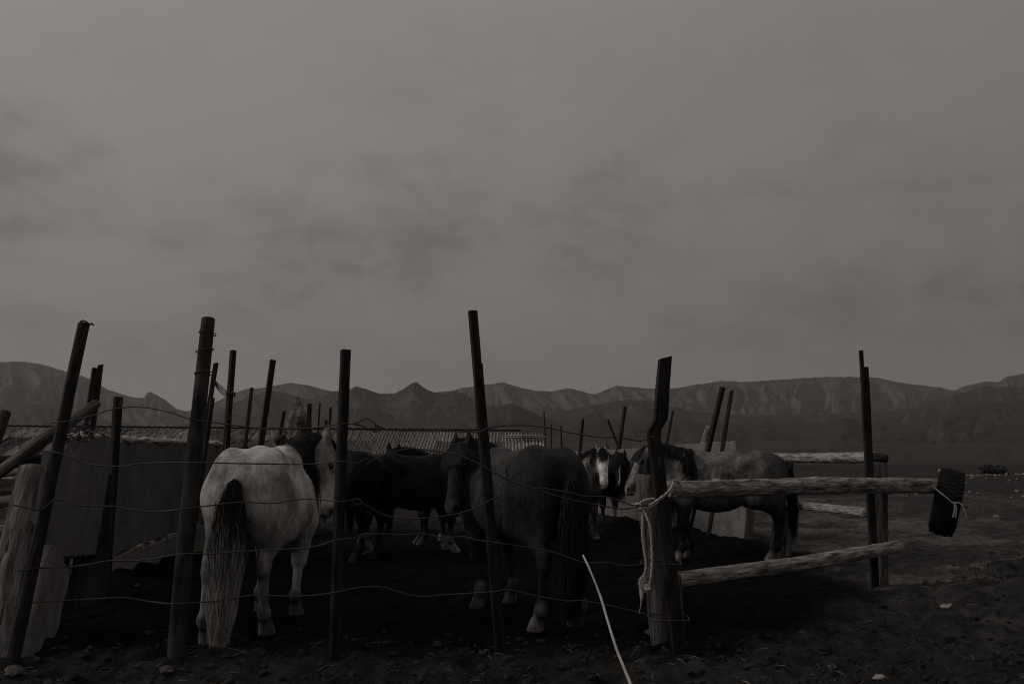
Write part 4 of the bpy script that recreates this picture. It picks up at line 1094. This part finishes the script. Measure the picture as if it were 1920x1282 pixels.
# far gate post: two iron bars and a timber
G2 = gnd(1650, 1104); G2.z = float(gz(G2.x, G2.y)); Yg2 = G2.y
gp2 = empty('gate_post', G2); bpy.context.view_layer.update(); tag(gp2, 'double iron bar gate post with short timber, at the far end of the rails', 'post')
o = iron_post((1637, 1100), (1614.5, 657), Yg2 - 0.06, Yg2 - 0.02, 0.036, None, 'square', 0.1, name='iron_bar', seed=7); adopt(o, gp2)
o = iron_post((1643, 1100), (1622.5, 688), Yg2 - 0.05, Yg2 - 0.01, 0.046, None, 'angle', 0.2, name='iron_bar', seed=8); adopt(o, gp2)
o = log('timber', G2 + Vector((0.035, 0.10, -0.15)), at(1649, 868, Yg2 + 0.08), 0.080, 0.072, M['wood_dark'], 23, rough=0.08, crack=0.2, rings=30); adopt(o, gp2)
o = log('end_block', at(1632, 856, Yg2 + 0.12), at(1662, 860, Yg2 + 0.02), 0.045, 0.04, M['timber'], 24, rough=0.25, knots=2, rings=8); adopt(o, gp2)

# rails
RG = 'log rails of the gate'
p0 = at(1252, 918, 5.62); p1 = at(1768, 911, 8.55)
r1_ = log('log_rail', p0, p1, 0.060, 0.078, M['wood'], 31, rough=0.15, crack=0.22, knots=22, rings=90, seg=26, bow=0.004)
tag(r1_, 'upper log rail between the two gate posts, old tyre on its end', 'rail', RG)
p0 = at(1208, 1096, 5.75); p1 = at(1686, 1024, 8.0)
r2_ = log('log_rail', p0, p1, 0.058, 0.062, M['wood'], 32, rough=0.12, crack=0.15, knots=9, rings=80, seg=24, bow=-0.004)
tag(r2_, 'lower log rail sloping up from the gate post near the ground', 'rail', RG)
p0 = at(1640, 857, 8.3); p1 = at(1385, 853, 12.0)
r3_ = log('log_rail', p0, p1, 0.058, 0.060, M['wood'], 33, rough=0.15, crack=0.2, knots=10, rings=70, seg=22, bow=0.006)
tag(r3_, 'highest log rail running back behind the dun horse', 'rail', RG)
p0 = at(1625, 961, 8.3); p1 = at(1470, 944, 10.6)
r4_ = log('log_rail', p0, p1, 0.052, 0.050, M['wood'], 34, rough=0.08, crack=0.1, knots=5, rings=50, seg=20)
tag(r4_, 'short middle log rail behind the far gate post, low behind the upper rail', 'rail', RG)
p0 = gnd(1474, 1052); p0.z = -0.12
bpost = log('corral_post', p0 + Vector((0, 0.25, 0)), at(1472, 862, 10.75), 0.13, 0.11, M['wood_dark'], 35, rough=0.12, crack=0.2, rings=30)
tag(bpost, 'stout dark wooden post just behind the dun horse', 'post')

# ------------------------------------------------------------------ back and side posts
SG = 'thin posts along the corral sides'
side_posts = [
    ((173, 812), (189, 685), 7.2, 7.3, 0.055, 'angle', 'taller bar of a leaning pair above the left wall'),
    ((160, 812), (178, 690), 7.1, 7.2, 0.050, 'angle', 'shorter bar of a leaning pair above the left wall'),
    ((198, 1094), (222, 744), 7.8, 7.9, 0.090, 'channel', 'thick dark channel post in front of the left wall, between leaning post and round pole'),
    ((378, 850), (405, 681), 9.6, 9.7, 0.060, 'angle', 'leaning bar close to the right of the round pole'),
    ((384, 850), (399, 746), 9.5, 9.6, 0.050, 'angle', 'short bar close to the right of the round pole'),
    ((424, 845), (437, 657), 10.0, 10.1, 0.075, 'angle', 'tall slim post with wire tied round it above the grey horse'),
    ((462, 815), (472, 727), 11.0, 11.1, 0.050, 'angle', 'slim post between the two tall posts above the grey horse'),
    ((492, 815), (512, 675), 10.6, 10.7, 0.080, 'angle', 'tall dark post leaning right above the back of the grey horse'),
    ((524, 820), (533, 770), 13.8, 13.8, 0.055, 'angle', 'short post immediately left of the clay pillar'),
    ((580, 830), (580, 757), 12.9, 12.9, 0.070, 'square', 'upright post immediately right of the clay pillar'),
    ((595, 830), (600, 755), 17.0, 17.0, 0.040, 'square', 'thinnest upright post between the clay pillar and square post'),
    ((606, 835), (612, 788), 15.0, 15.0, 0.050, 'angle', 'shortest leaning post beside the square post, above the grey head'),
    ((616, 835), (620, 764), 15.6, 15.6, 0.050, 'angle', 'post closest to the left of the square fence post'),
    ((1023, 830), (1020, 772), 24.0, 24.0, 0.035, 'square', 'thin far rod left of a cluster above the brown rump'),
    ((1034, 835), (1034, 796), 25.0, 25.0, 0.040, 'square', 'lowest far stake of the cluster above the brown rump'),
    ((1053, 835), (1052, 798), 22.0, 22.0, 0.045, 'square', 'far stake rightmost of the cluster above the brown rump'),
    ((1086, 860), (1093, 785), 15.5, 15.5, 0.070, 'round', 'dark stake left of the white-faced horse'),
    ((1172, 870), (1140, 787), 15.6, 15.6, 0.050, 'round', 'stake leaning left behind the star-faced horse'),
    ((1152, 900), (1172, 762), 15.3, 15.4, 0.085, 'round', 'stout stake leaning right behind the star-faced horse'),
    ((1247, 850), (1262, 770), 13.4, 13.5, 0.055, 'angle', 'thin stake just right of the kinked iron post'),
    ((1290, 1000), (1355, 726), 11.7, 11.9, 0.078, 'angle', 'taller of two slanting bars above the back of the dun horse'),
    ((1353, 850), (1372, 732), 11.4, 11.5, 0.062, 'angle', 'thinner of two slanting bars above the back of the dun horse'),
]
for i, (b, t_, Yb, Yt, w, kind, lab) in enumerate(side_posts):
    iron_post(b, t_, Yb, Yt, w * 0.86, lab, kind, 0.4 + 0.37 * i % 1.2, SG, seed=40 + i, name='stake' if Yb > 9 else 'side_post', sink=(1.25 - 0.02 * (b[1] - 858)) if b[1] < 900 else 0.2, cut=0.3 if i % 3 == 0 else 0.0)
p0 = gnd(1270, 1006); p0.z = 0.0
o = log('corral_post', p0 + Vector((0, 0, -0.1)), at(1330, 801, 12.3), 0.085, 0.065, M['wood'], 36, rough=0.12, crack=0.25, rings=30)
tag(o, 'slanting weathered wooden post behind the dun horse, wire bound near its top', 'post')
# sleeper propped on the left wall, old split trunk, brace, planks
o = extrude_profile('railway_sleeper', rect_prof(0.27, 0.14), gnd(168, 1130) + Vector((0.02, -0.05, -0.1)), at(186, 896, 7.7), M['timber'], spin=0.5, seed=60)
tag(o, 'tarred timber sleeper propped against the left wall', 'timber')
o = log('split_trunk', gnd(-22, 1240) + Vector((0, 0.12, -0.15)), at(62, 876, 5.66), 0.19, 0.082, M['wood_trunk'], 61, rough=0.16, crack=0.5, knots=6, rings=46, seg=36)
tag(o, 'bleached split tree trunk standing at the left edge', 'trunk')
o = log('brace_pole', at(-40, 912, 4.95), at(180, 757, 5.75), 0.040, 0.036, M['wood_dark'], 62, rough=0.14, knots=6, rings=40)
tag(o, 'bare pole slanting up from the left edge across the leftmost post', 'pole')
o = log('stub_pole', at(-30, 880, 6.3), at(8, 772, 6.4), 0.055, 0.05, M['wood_dark'], 63, rough=0.1, rings=14)
tag(o, 'blunt pole end at the left edge against the hills', 'pole')
rnd = random.Random(31)
stack = empty('plank_fence', gnd(-40, 1180) + Vector((-0.3, 0.8, 0))); bpy.context.view_layer.update(); tag(stack, 'rough stack of bleached planks behind the split trunk at the left edge', 'planks')
for i, (xa, ya, xb, yb, th) in enumerate(((-150, 905, 76, 878, 20), (-150, 925, 62, 893, 18), (-150, 938, 58, 908, 15), (-150, 955, 60, 930, 24), (-150, 985, 45, 952, 22), (-150, 1010, 48, 985, 26), (-150, 1045, 40, 1020, 24), (-150, 1075, 38, 1058, 26))):
    Yp = 6.0 + 0.05 * (i % 3)
    a, b = at(xa, ya, Yp - 0.15), at(xb, yb, Yp + 0.1); h_ = th * Yp / F_PX
    o = extrude_profile('plank', rect_prof(0.045, h_, 0.2), a, b, M['plank'], spin=0.15, seed=70 + i, jitter=0.006); adopt(o, stack)
o = log('lashed_pole', at(-60, 868, 5.9), at(118, 856, 6.2), 0.035, 0.03, M['timber'], 64, rough=0.2, rings=24); tag(o, 'dark horizontal pole lying above the stacked planks at the left edge', 'pole')
tw = []
for i in range(16):
    c = at(rnd.uniform(128, 178), rnd.uniform(800, 826), 5.9); q = [c]
    for k in range(4): q.append(q[-1] + Vector((rnd.uniform(-0.06, 0.06), rnd.uniform(-0.05, 0.05), rnd.uniform(-0.035, 0.04))))
    tw.append(q)
o = tubes('wire_tangle', tw, 0.0045, M['wire'], n=5, seg=5); tag(o, 'tangle of rusty wire and twigs caught between leftmost post and left wall', 'wire')

# ------------------------------------------------------------------ wires of the front fence
fence_x = [-60, 95, 360, 640, 910, 1240]; fence_y = [4.98, 5.14, 5.12, 5.14, 5.24, 5.36]


def fy(px): return float(np.interp(px, fence_x, fence_y))


W1 = [(95, 793), (130, 789), (170, 780), (196, 771), (231, 764), (265, 763), (313, 771), (355, 785), (398, 791), (430, 796), (491, 803), (579, 803), (632, 795), (660, 795), (672, 797)]
W1b = [(660, 795), (674, 790), (687, 785), (699, 790), (704, 799), (698, 806), (688, 803), (676, 797), (662, 794)]
W1c = [(697, 800), (703, 810), (711, 803), (706, 797), (715, 801), (732, 806), (780, 807), (832, 807), (895, 810), (920, 801), (970, 797), (1022, 801), (1075, 812), (1131, 820), (1153, 819), (1200, 826), (1226, 817)]
W2 = [(100, 846), (122, 853), (148, 865), (180, 872), (225, 874), (276, 868), (355, 867), (477, 869), (579, 870), (632, 865), (655, 867), (671, 868), (684, 860), (693, 866), (686, 872), (697, 864), (720, 853), (770, 841), (832, 848), (857, 852), (895, 868), (930, 888), (972, 907), (1060, 934), (1104, 943), (1158, 953), (1179, 953), (1215, 945)]
W3 = [(23, 946), (76, 955), (105, 936), (148, 947), (211, 949), (263, 957), (303, 958), (342, 954), (388, 948), (454, 941), (512, 943), (555, 936), (598, 936), (634, 940), (655, 938), (666, 935), (677, 938), (676, 945), (666, 946), (662, 940), (672, 937), (690, 949), (720, 965), (750, 971), (795, 971), (857, 963), (895, 950), (932, 932), (1000, 915), (1060, 922), (1096, 930), (1134, 931), (1158, 937), (1184, 946), (1215, 948)]
W4 = [(30, 1070), (77, 1064), (132, 1062), (171, 1057), (204, 1051), (263, 1050), (342, 1038), (388, 1038), (454, 1033), (541, 1029), (591, 1024), (627, 1013), (662, 1008), (680, 1001), (695, 1000), (690, 1006), (670, 1009), (702, 1001), (750, 1002), (795, 1001), (832, 1007), (870, 1006), (895, 1012), (932, 1017), (1000, 1028), (1038, 1035), (1096, 1054), (1139, 1054), (1178, 1060), (1225, 1053)]
W5 = [(20, 1138), (59, 1130), (132, 1125), (227, 1120), (280, 1127), (323, 1131), (395, 1127), (454, 1118), (483, 1115), (555, 1117), (616, 1112), (674, 1101), (720, 1101), (780, 1117), (845, 1114), (924, 1109), (952, 1105), (995, 1114), (1060, 1126), (1096, 1126), (1175, 1142), (1228, 1156)]


def wire_pts(pl):
    out = []
    for i, (x, y) in enumerate(pl):
        near = min(abs(x - k) for k in (340, 636, 920))
        out.append(at(x, y, fy(x) - 0.065 * math.exp(-(near / 40.0) ** 2) - 0.005 * (i % 2)))
    return out


WG = 'wire strands of the front fence'
for pls, lab in (((W1, W1b, W1c), 'topmost fence wire, sagging in waves with a twisted loop beside the square post'), ((W2,), 'second fence wire from the top, crossing the rump of the grey horse'), ((W3,), 'middle fence wire, sagging deeply between square post and leaning post'), ((W4,), 'second fence wire from the ground'), ((W5,), 'lowest fence wire, a hand above the hooves')):
    o = tubes('fence_wire', [wire_pts(p) for p in pls], 0.0046, M['wire'], n=7, seg=7); tag(o, lab, 'wire', WG)
c0 = at(430, 735, 10.0)
tw = []
for i in range(4):
    tw.append([at(402, 712 + 2 * i, 9.65), at(412, 722 + 4 * i, 9.7), at(425, 733 + i * 3, 9.85), at(436, 738 - i, 9.9), at(441, 734 + i * 3, 10.0), at(436, 744 - i, 10.1), at(424, 737 + i, 9.95)])
o = tubes('tie_wire', tw, 0.006, M['wire'], n=6, seg=5); tag(o, 'loose tie wires slung between two posts above the grey horse', 'wire')
for i, (px, py, r) in enumerate(((371, 657, 0.056), (369, 700, 0.057), (376, 625, 0.054))):
    c = at(px + 13, py, 5.28); V = [c + Vector((r * math.cos(a), r * math.sin(a) * 1.0, 0.012 * math.cos(a + i))) for a in np.linspace(0, 2 * math.pi, 20)]
    Vt, Ft = tube_geo(V, 0.004, 5); o = mesh('wire_binding', Vt, Ft, M['wire'], smooth=True); o.parent = f2; o.matrix_parent_inverse = f2.matrix_basis.inverted()

# ------------------------------------------------------------------ rope, tyre, string, stick
Yr = 5.42
rp = [[at(1262, 903, Yr - 0.02), at(1258, 915, Yr - 0.06), at(1245, 928, Yr - 0.07), at(1222, 944, Yr - 0.07), at(1203, 954, Yr - 0.04)],
      [at(1263, 906, Yr - 0.02), at(1256, 920, Yr - 0.05), at(1240, 935, Yr - 0.06), at(1220, 950, Yr - 0.06), at(1204, 957, Yr - 0.03)],
      [at(1228, 934, Yr - 0.05), at(1210, 937, Yr - 0.07), at(1199, 944, Yr - 0.04), at(1201, 953, Yr)],
      [at(1252, 908, Yr - 0.03), at(1258, 902, Yr + 0.02), at(1268, 902, 5.52), at(1273, 912, 5.56), at(1271, 925, 5.60), at(1262, 931, 5.60)],
      [at(1264, 902, 5.50), at(1272, 903, 5.54), at(1276, 913, 5.58), at(1273, 925, 5.62)],
      [at(1184, 945, Yr - 0.03), at(1193, 948, Yr - 0.05), at(1203, 952, Yr - 0.06), at(1211, 966, Yr - 0.08), at(1218, 985, Yr - 0.09), at(1221, 1010, Yr - 0.09), at(1222, 1045, Yr - 0.09), at(1221, 1075, Yr - 0.09), at(1217, 1097, Yr - 0.08)],
      [at(1203, 955, Yr - 0.05), at(1205, 975, Yr - 0.08), at(1204, 1000, Yr - 0.08), at(1207, 1030, Yr - 0.08), at(1211, 1055, Yr - 0.08), at(1208, 1075, Yr - 0.08), at(1200, 1088, Yr - 0.08), at(1201, 1106, Yr - 0.08)]]
V, Fc = [], []
for p in rp: tube_geo(catmull(p, 10), 0.0066, 9, V, Fc, twist=0.5)
for c, r in ((at(1197, 950, Yr - 0.06), 0.022), (at(1214, 1101, Yr - 0.08), 0.015)):      # knots
    for k in range(3):
        ring = [c + Vector((r * math.cos(a), r * 0.7 * math.sin(a) * (1 if k % 2 else 0.5), r * (math.sin(a) * (0.4 + 0.3 * k)))) for a in np.linspace(0, 2 * math.pi, 14)]
        tube_geo(ring, 0.008, 7, V, Fc, twist=0.4)
tube_geo(catmull([at(1201, 1104, Yr - 0.08), at(1203, 1116, Yr - 0.08), at(1202, 1130, Yr - 0.08), at(1198, 1151, Yr - 0.08)], 8), 0.014, 8, V, Fc, taper=lambda f: 0.55 + 0.5 * math.sin(3.1 * min(f * 1.6, 1)) - 0.5 * f)
o = mesh('rope', V, Fc, M['rope'], smooth=True); tag(o, 'pale knotted rope tied round gate post and rail, two ends hanging', 'rope')


def make_tyre(name, R, r_in, w, mat, blocks=44, seed=0):
    root = empty(name, (0, 0, 0))
    prof = []
    hw = w / 2
    for (x, rr) in ((-hw * 0.55, r_in), (-hw * 0.80, r_in + 0.02), (-hw, (R + r_in) / 2), (-hw * 0.96, R - 0.05), (-hw * 0.80, R - 0.012), (-hw * 0.4, R), (0, R + 0.003), (hw * 0.4, R), (hw * 0.80, R - 0.012), (hw * 0.96, R - 0.05), (hw, (R + r_in) / 2), (hw * 0.80, r_in + 0.02), (hw * 0.55, r_in), (hw * 0.6, r_in + 0.02), (hw * 0.80, (R + r_in) / 2), (hw * 0.6, R - 0.035), (-hw * 0.6, R - 0.035), (-hw * 0.80, (R + r_in) / 2), (-hw * 0.6, r_in + 0.02)):
        prof.append((x, rr))
    n, sg = len(prof), 64; V = []; Fc = []
    for i in range(sg):
        a = 2 * math.pi * i / sg
        for (x, rr) in prof: V.append((rr * math.cos(a), rr * math.sin(a), x))
    for i in range(sg):
        for j in range(n):
            a = i * n + j; b = i * n + (j + 1) % n; c = ((i + 1) % sg) * n
            Fc.append((a, b, c + (j + 1) % n, c + j))
    mesh('carcass', V, Fc, M[mat], root, smooth=True)
    V, Fc = [], []
    for i in range(blocks):
        for k, (x0, x1) in enumerate(((-0.88, -0.52), (-0.44, -0.06), (0.06, 0.44), (0.52, 0.88))):
            a0 = 2 * math.pi * (i + 0.12 + 0.25 * (k % 2)) / blocks; a1 = a0 + 2 * math.pi * 0.74 / blocks
            dr = -0.012 if k in (0, 3) else 0.0; b = len(V)
            for (aa, ri) in ((a0, R - 0.02), (a1, R - 0.02), (a1 - 0.01, R + 0.010 + dr), (a0 + 0.01, R + 0.010 + dr)):
                for x in (x0 * hw, x1 * hw): V.append((ri * math.cos(aa), ri * math.sin(aa), x))
            Fc += [(b, b + 1, b + 3, b + 2), (b + 2, b + 3, b + 5, b + 4), (b + 4, b + 5, b + 7, b + 6), (b + 6, b + 7, b + 1, b), (b, b + 2, b + 4, b + 6), (b + 1, b + 7, b + 5, b + 3)]
    t = mesh('tread', V, Fc, M[mat], root)
    return root


ty = make_tyre('hanging_tyre', 0.345, 0.21, 0.25, 'rubber'); tag(ty, 'worn black tyre hanging tilted from the end of the upper log rail', 'tyre')
tc_ = at(1775, 941, 8.52)
axd = Vector((0.84, -0.44, -0.24)).normalized()
ty.matrix_world = Matrix.Translation(tc_) @ frame_from(axd, Vector((0, 0, 1))).to_4x4()
ty2 = make_tyre('lying_tyre', 0.40, 0.24, 0.24, 'rubber_dusty', 34); tag(ty2, 'dusty tyre lying flat on the ground at the right edge', 'tyre')
q = gnd(1938, 1082); ty2.location = (q.x, q.y + 0.1, float(gz(q.x, q.y)) + 0.05); ty2.rotation_euler = (-0.24, -0.08, 0)
Ys = 8.15
st = [[at(1750, 913, Ys + 0.08), at(1768, 927, Ys), at(1787, 943, Ys - 0.02)], [at(1786, 942, Ys - 0.02), at(1794, 942, Ys), at(1800, 943, Ys)], [at(1800, 943, Ys), at(1806, 950, Ys), at(1809, 960, Ys), at(1812, 969, Ys)],
      [at(1788, 942, Ys - 0.02), at(1790, 952, Ys - 0.02), at(1788, 963, Ys - 0.02), at(1786, 970, Ys - 0.02)], [at(1791, 943, Ys - 0.02), at(1793, 955, Ys - 0.02), at(1791, 971, Ys - 0.02)], [at(1765, 882, Ys + 0.02), at(1762, 880, Ys), at(1760, 884, Ys)]]
o = tubes('string', st, 0.007, M['rope'], n=6); tag(o, 'white string knotted round the hanging tyre', 'string')

sp = [(1093, 1040), (1105, 1065), (1125, 1115), (1140, 1165), (1155, 1213), (1168, 1246), (1183, 1284), (1196, 1318)]
pts = [at(x, y, 4.72 - 0.42 * (y - 1040) / 280) for x, y in sp]
pts[-1].z = min(pts[-1].z, 0.0) - 0.03
V, Fc = tube_geo(catmull(pts, 8), 0.0080, 9, taper=lambda f: 0.62 + 0.5 * f + 0.06 * math.sin(f * 23))
o = mesh('stick', V, Fc, M['stick'], smooth=True); tag(o, 'thin pale peeled stick stuck in the ground in the foreground', 'stick')
rc_ = [(1070, 1226), (1085, 1213), (1110, 1211), (1135, 1209), (1140, 1216), (1125, 1222), (1105, 1238), (1098, 1245)]
o = tubes('dropped_cord', [[gp(x, y) + Vector((0, 0, 0.015)) for x, y in rc_], [gp(x, y) + Vector((0, 0, 0.012)) for x, y in ((1074, 1222), (1080, 1228), (1096, 1226), (1108, 1218))]], 0.007, M['clod'], n=6); tag(o, 'muddy cord looped on the ground left of the pale stick', 'cord')

# ------------------------------------------------------------------ loose stones, litter, clods, straw
SGp = 'stones lying about the yard'
for i, (px, py, r, lab) in enumerate(((908, 1223, 0.028, 'round pale stone at the foot of the leaning post in the middle'), (1775, 1143, 0.036, 'pale broken lump on the hump of earth at the right'), (255, 1105, 0.02, 'small pale pebble near the foot of the left wall'), (312, 1268, 0.035, 'upright pale chip in the foreground clods at the left'), (24, 1278, 0.04, 'pale stone in the bottom left corner'), (1500, 1071, 0.03, 'flat pale chip under the lower rail'), (1572, 1068, 0.03, 'flat chip just left of the far gate post foot'), (1700, 957, 0.08, 'pale lump beyond the far gate post'), (1722, 956, 0.07, 'lump right beside another beyond the far gate post'), (1870, 986, 0.06, 'pale stone in the open ground right of the tyre'), (1505, 1192, 0.03, 'flat pale scrap in the bare ground at lower right'), (1562, 1247, 0.028, 'small stone near the bottom right of centre'), (1650, 1278, 0.03, 'white scrap at the very bottom on the right'), (1697, 1067, 0.025, 'small bright chip right of the far gate post foot'), (1810, 973, 0.05, 'pale stone below the dangling string'), (1230, 1195, 0.06, 'dull stone at the foot of the gate post'))):
    p = gp(px, py); o = lump('stone', p, (r * 1.25, r, r * 0.75), M['rubble'] if i in (1, 12, 13, 9) else M['stone'], 80 + i, 2, 0.9, 0.45); tag(o, lab, 'stone', SGp)

rng = np.random.default_rng(3)
import bmesh
bm = bmesh.new(); bmesh.ops.create_icosphere(bm, subdivisions=1, radius=1); ic = np.array([v.co[:] for v in bm.verts]); fc = np.array([[v.index for v in f.verts] for f in bm.faces]); bm.free()


def scatter(name, P, sizes, flat, mat, seed):
    r_ = np.random.default_rng(seed); VV, FF = [], []
    for k, (p, s) in enumerate(zip(P, sizes)):
        sc_ = s * r_.uniform(0.6, 1.3, 3) * np.array([1, 1, flat]); a = r_.uniform(0, 6.28); c, s2 = math.cos(a), math.sin(a)
        v = ic * (1 + 0.65 * (r_.random((len(ic), 1)) - 0.5) * 2) * sc_
        v = np.stack([v[:, 0] * c - v[:, 1] * s2, v[:, 0] * s2 + v[:, 1] * c, v[:, 2]], -1) + p
        VV.append(v); FF.append(fc + k * len(ic))
    return np_mesh(name, np.concatenate(VV), np.concatenate(FF), mat, smooth=False)


n = 11000
X = rng.uniform(-4.2, 5.8, n); Y = 4.1 + 5.5 * rng.random(n) ** 1.9
keep = (Y < 5.6 + 0.5 * rng.random(n)) | ((rng.random(n) < 0.3) & (X > 1.5 + (Y - 5.3) * 0.92)); X, Y = X[keep], Y[keep]
S_ = 0.007 + 0.032 * rng.random(len(X)) ** 2.6
X2 = rng.uniform(1.5, 9, 4200); Y2 = 4.3 + 9.5 * rng.random(4200) ** 1.3; k2 = (X2 > 1.4 + (Y2 - 5.3) * 0.92) | (Y2 < 5.3); X2, Y2 = X2[k2], Y2[k2]
X = np.concatenate([X, X2]); Y = np.concatenate([Y, Y2]); S_ = np.concatenate([S_, 0.006 + 0.022 * rng.random(len(X2)) ** 4])
o = scatter('soil_clods', np.stack([X, Y, gz(X, Y) - S_ * 0.15], -1), S_, 0.6, M['clod'], 5); tag(o, 'clods of dry dung and soil strewn along the fence', 'clods', kind='stuff')
n = 1700
X = rng.uniform(13, 32, n); Y = rng.uniform(21, 40, n); keep = (X / Y > 0.55) & (fbm(X * 0.3, Y * 0.3, seed=90) > 0.42); X, Y = X[keep], Y[keep]
S_ = 0.015 + 0.075 * rng.random(len(X)) ** 3
o = scatter('rubble_scraps', np.stack([X, Y, gz(X, Y) + S_ * 0.3], -1), S_, 0.6, M['rubble'], 6); tag(o, 'bright scraps of rubbish and rubble on the far bank at the right', 'rubble', kind='stuff')
V, Fc = [], []
for k in range(420):
    right = rng.random() < 0.7
    x, y = (rng.uniform(1.0, 6.5), rng.uniform(4.3, 12)) if right else (rng.uniform(-4, 2), rng.uniform(4.2, 5.5))
    if y > 5.6 and x < 1.6 + (y - 5.3) * 0.92 and rng.random() < 0.9: continue
    z = float(gz(x, y)); L = rng.uniform(0.02, 0.10) if rng.random() < 0.97 else rng.uniform(0.12, 0.25); a = rng.uniform(0, 6.28); w = rng.uniform(0.0010, 0.0026)
    d = Vector((math.cos(a), math.sin(a), rng.uniform(-0.1, 0.35))); p = Vector((x, y, z + 0.012))
    tube_geo([p, p + d * L * 0.5 + Vector((0, 0, 0.004)), p + d * L * 0.95 + Vector((rng.uniform(-.01, .01), rng.uniform(-.01, .01), -0.004))], w, 4, V, Fc)
o = mesh('straw_scraps', V, Fc, M['straw']); tag(o, 'straw and twig scraps littered over the bare ground', 'straw', kind='stuff')
# short dry weeds at the right
V, Fc = [], []
for k in range(5200):
    x = rng.uniform(1.6, 9); y = rng.uniform(4.4, 16)
    if x < 1.9 + (y - 5.3) * 0.92 and y > 5: continue
    if vnoise(np.array([x * 1.1]), np.array([y * 1.1]), seed=33)[0] < 0.45: continue
    z = float(gz(x, y)); a = rng.uniform(0, 6.28); hgt = rng.uniform(0.01, 0.05); b = len(V); w = rng.uniform(0.002, 0.004)
    V += [(x - w * math.sin(a), y + w * math.cos(a), z), (x + w * math.sin(a), y - w * math.cos(a), z), (x + math.cos(a) * hgt * 0.6, y + math.sin(a) * hgt * 0.6, z + hgt)]; Fc.append((b, b + 1, b + 2))
o = mesh('grass_stubble', V, Fc, M['leaf']); tag(o, 'sparse grass stubble on the ground outside the corral', 'grass', kind='stuff')
# bush on the far bank
bp_ = at(1862, 868, 44); bush = empty('bush', (bp_.x, 44, float(gz(bp_.x, 44)))); bpy.context.view_layer.update(); tag(bush, 'low dark bush on the far bank at the right', 'bush')
V, Fc = [], []
for k in range(900):
    u = rng.normal(size=3); u /= np.linalg.norm(u); u = u * rng.random() ** 0.35 * np.array([0.75, 0.6, 0.26]) * (0.7 + 0.5 * rng.random()) + np.array([0, 0, 0.16])
    if u[2] < 0: continue
    d1, d2 = rng.normal(size=3) * 0.06, rng.normal(size=3) * 0.06; b = len(V); V += [tuple(u), tuple(u + d1), tuple(u + d1 + d2), tuple(u + d2)]; Fc.append((b, b + 1, b + 2, b + 3))
mesh('foliage', V, Fc, M['leaf'], bush)
V, Fc = [], []
for k in range(7): tube_geo([Vector((0, 0, -0.05)), Vector((rng.uniform(-.3, .3), rng.uniform(-.2, .2), 0.25)), Vector((rng.uniform(-.6, .6), rng.uniform(-.4, .4), 0.55))], 0.015, 5, V, Fc)
mesh('stems', V, Fc, M['wood_dark'], bush)

# ------------------------------------------------------------------ the air: thin dust haze over the plain
hz_m = bpy.data.materials.new('dust_haze'); hz_m.use_nodes = True; hn = hz_m.node_tree.nodes; hn.clear()
ho = hn.new('ShaderNodeOutputMaterial'); hv = hn.new('ShaderNodeVolumePrincipled')
hv.inputs['Color'].default_value = (0.86, 0.80, 0.77, 1); hv.inputs['Density'].default_value = 0.000044; hv.inputs['Anisotropy'].default_value = 0.2
hz_m.node_tree.links.new(hv.outputs[0], ho.inputs['Volume'])
hb = box('haze', (0, 3550, 345), (16400, 7700, 730), hz_m, bev=0); tag(hb, kind='stuff'); hb['label'] = 'thin dusty haze over the plain'
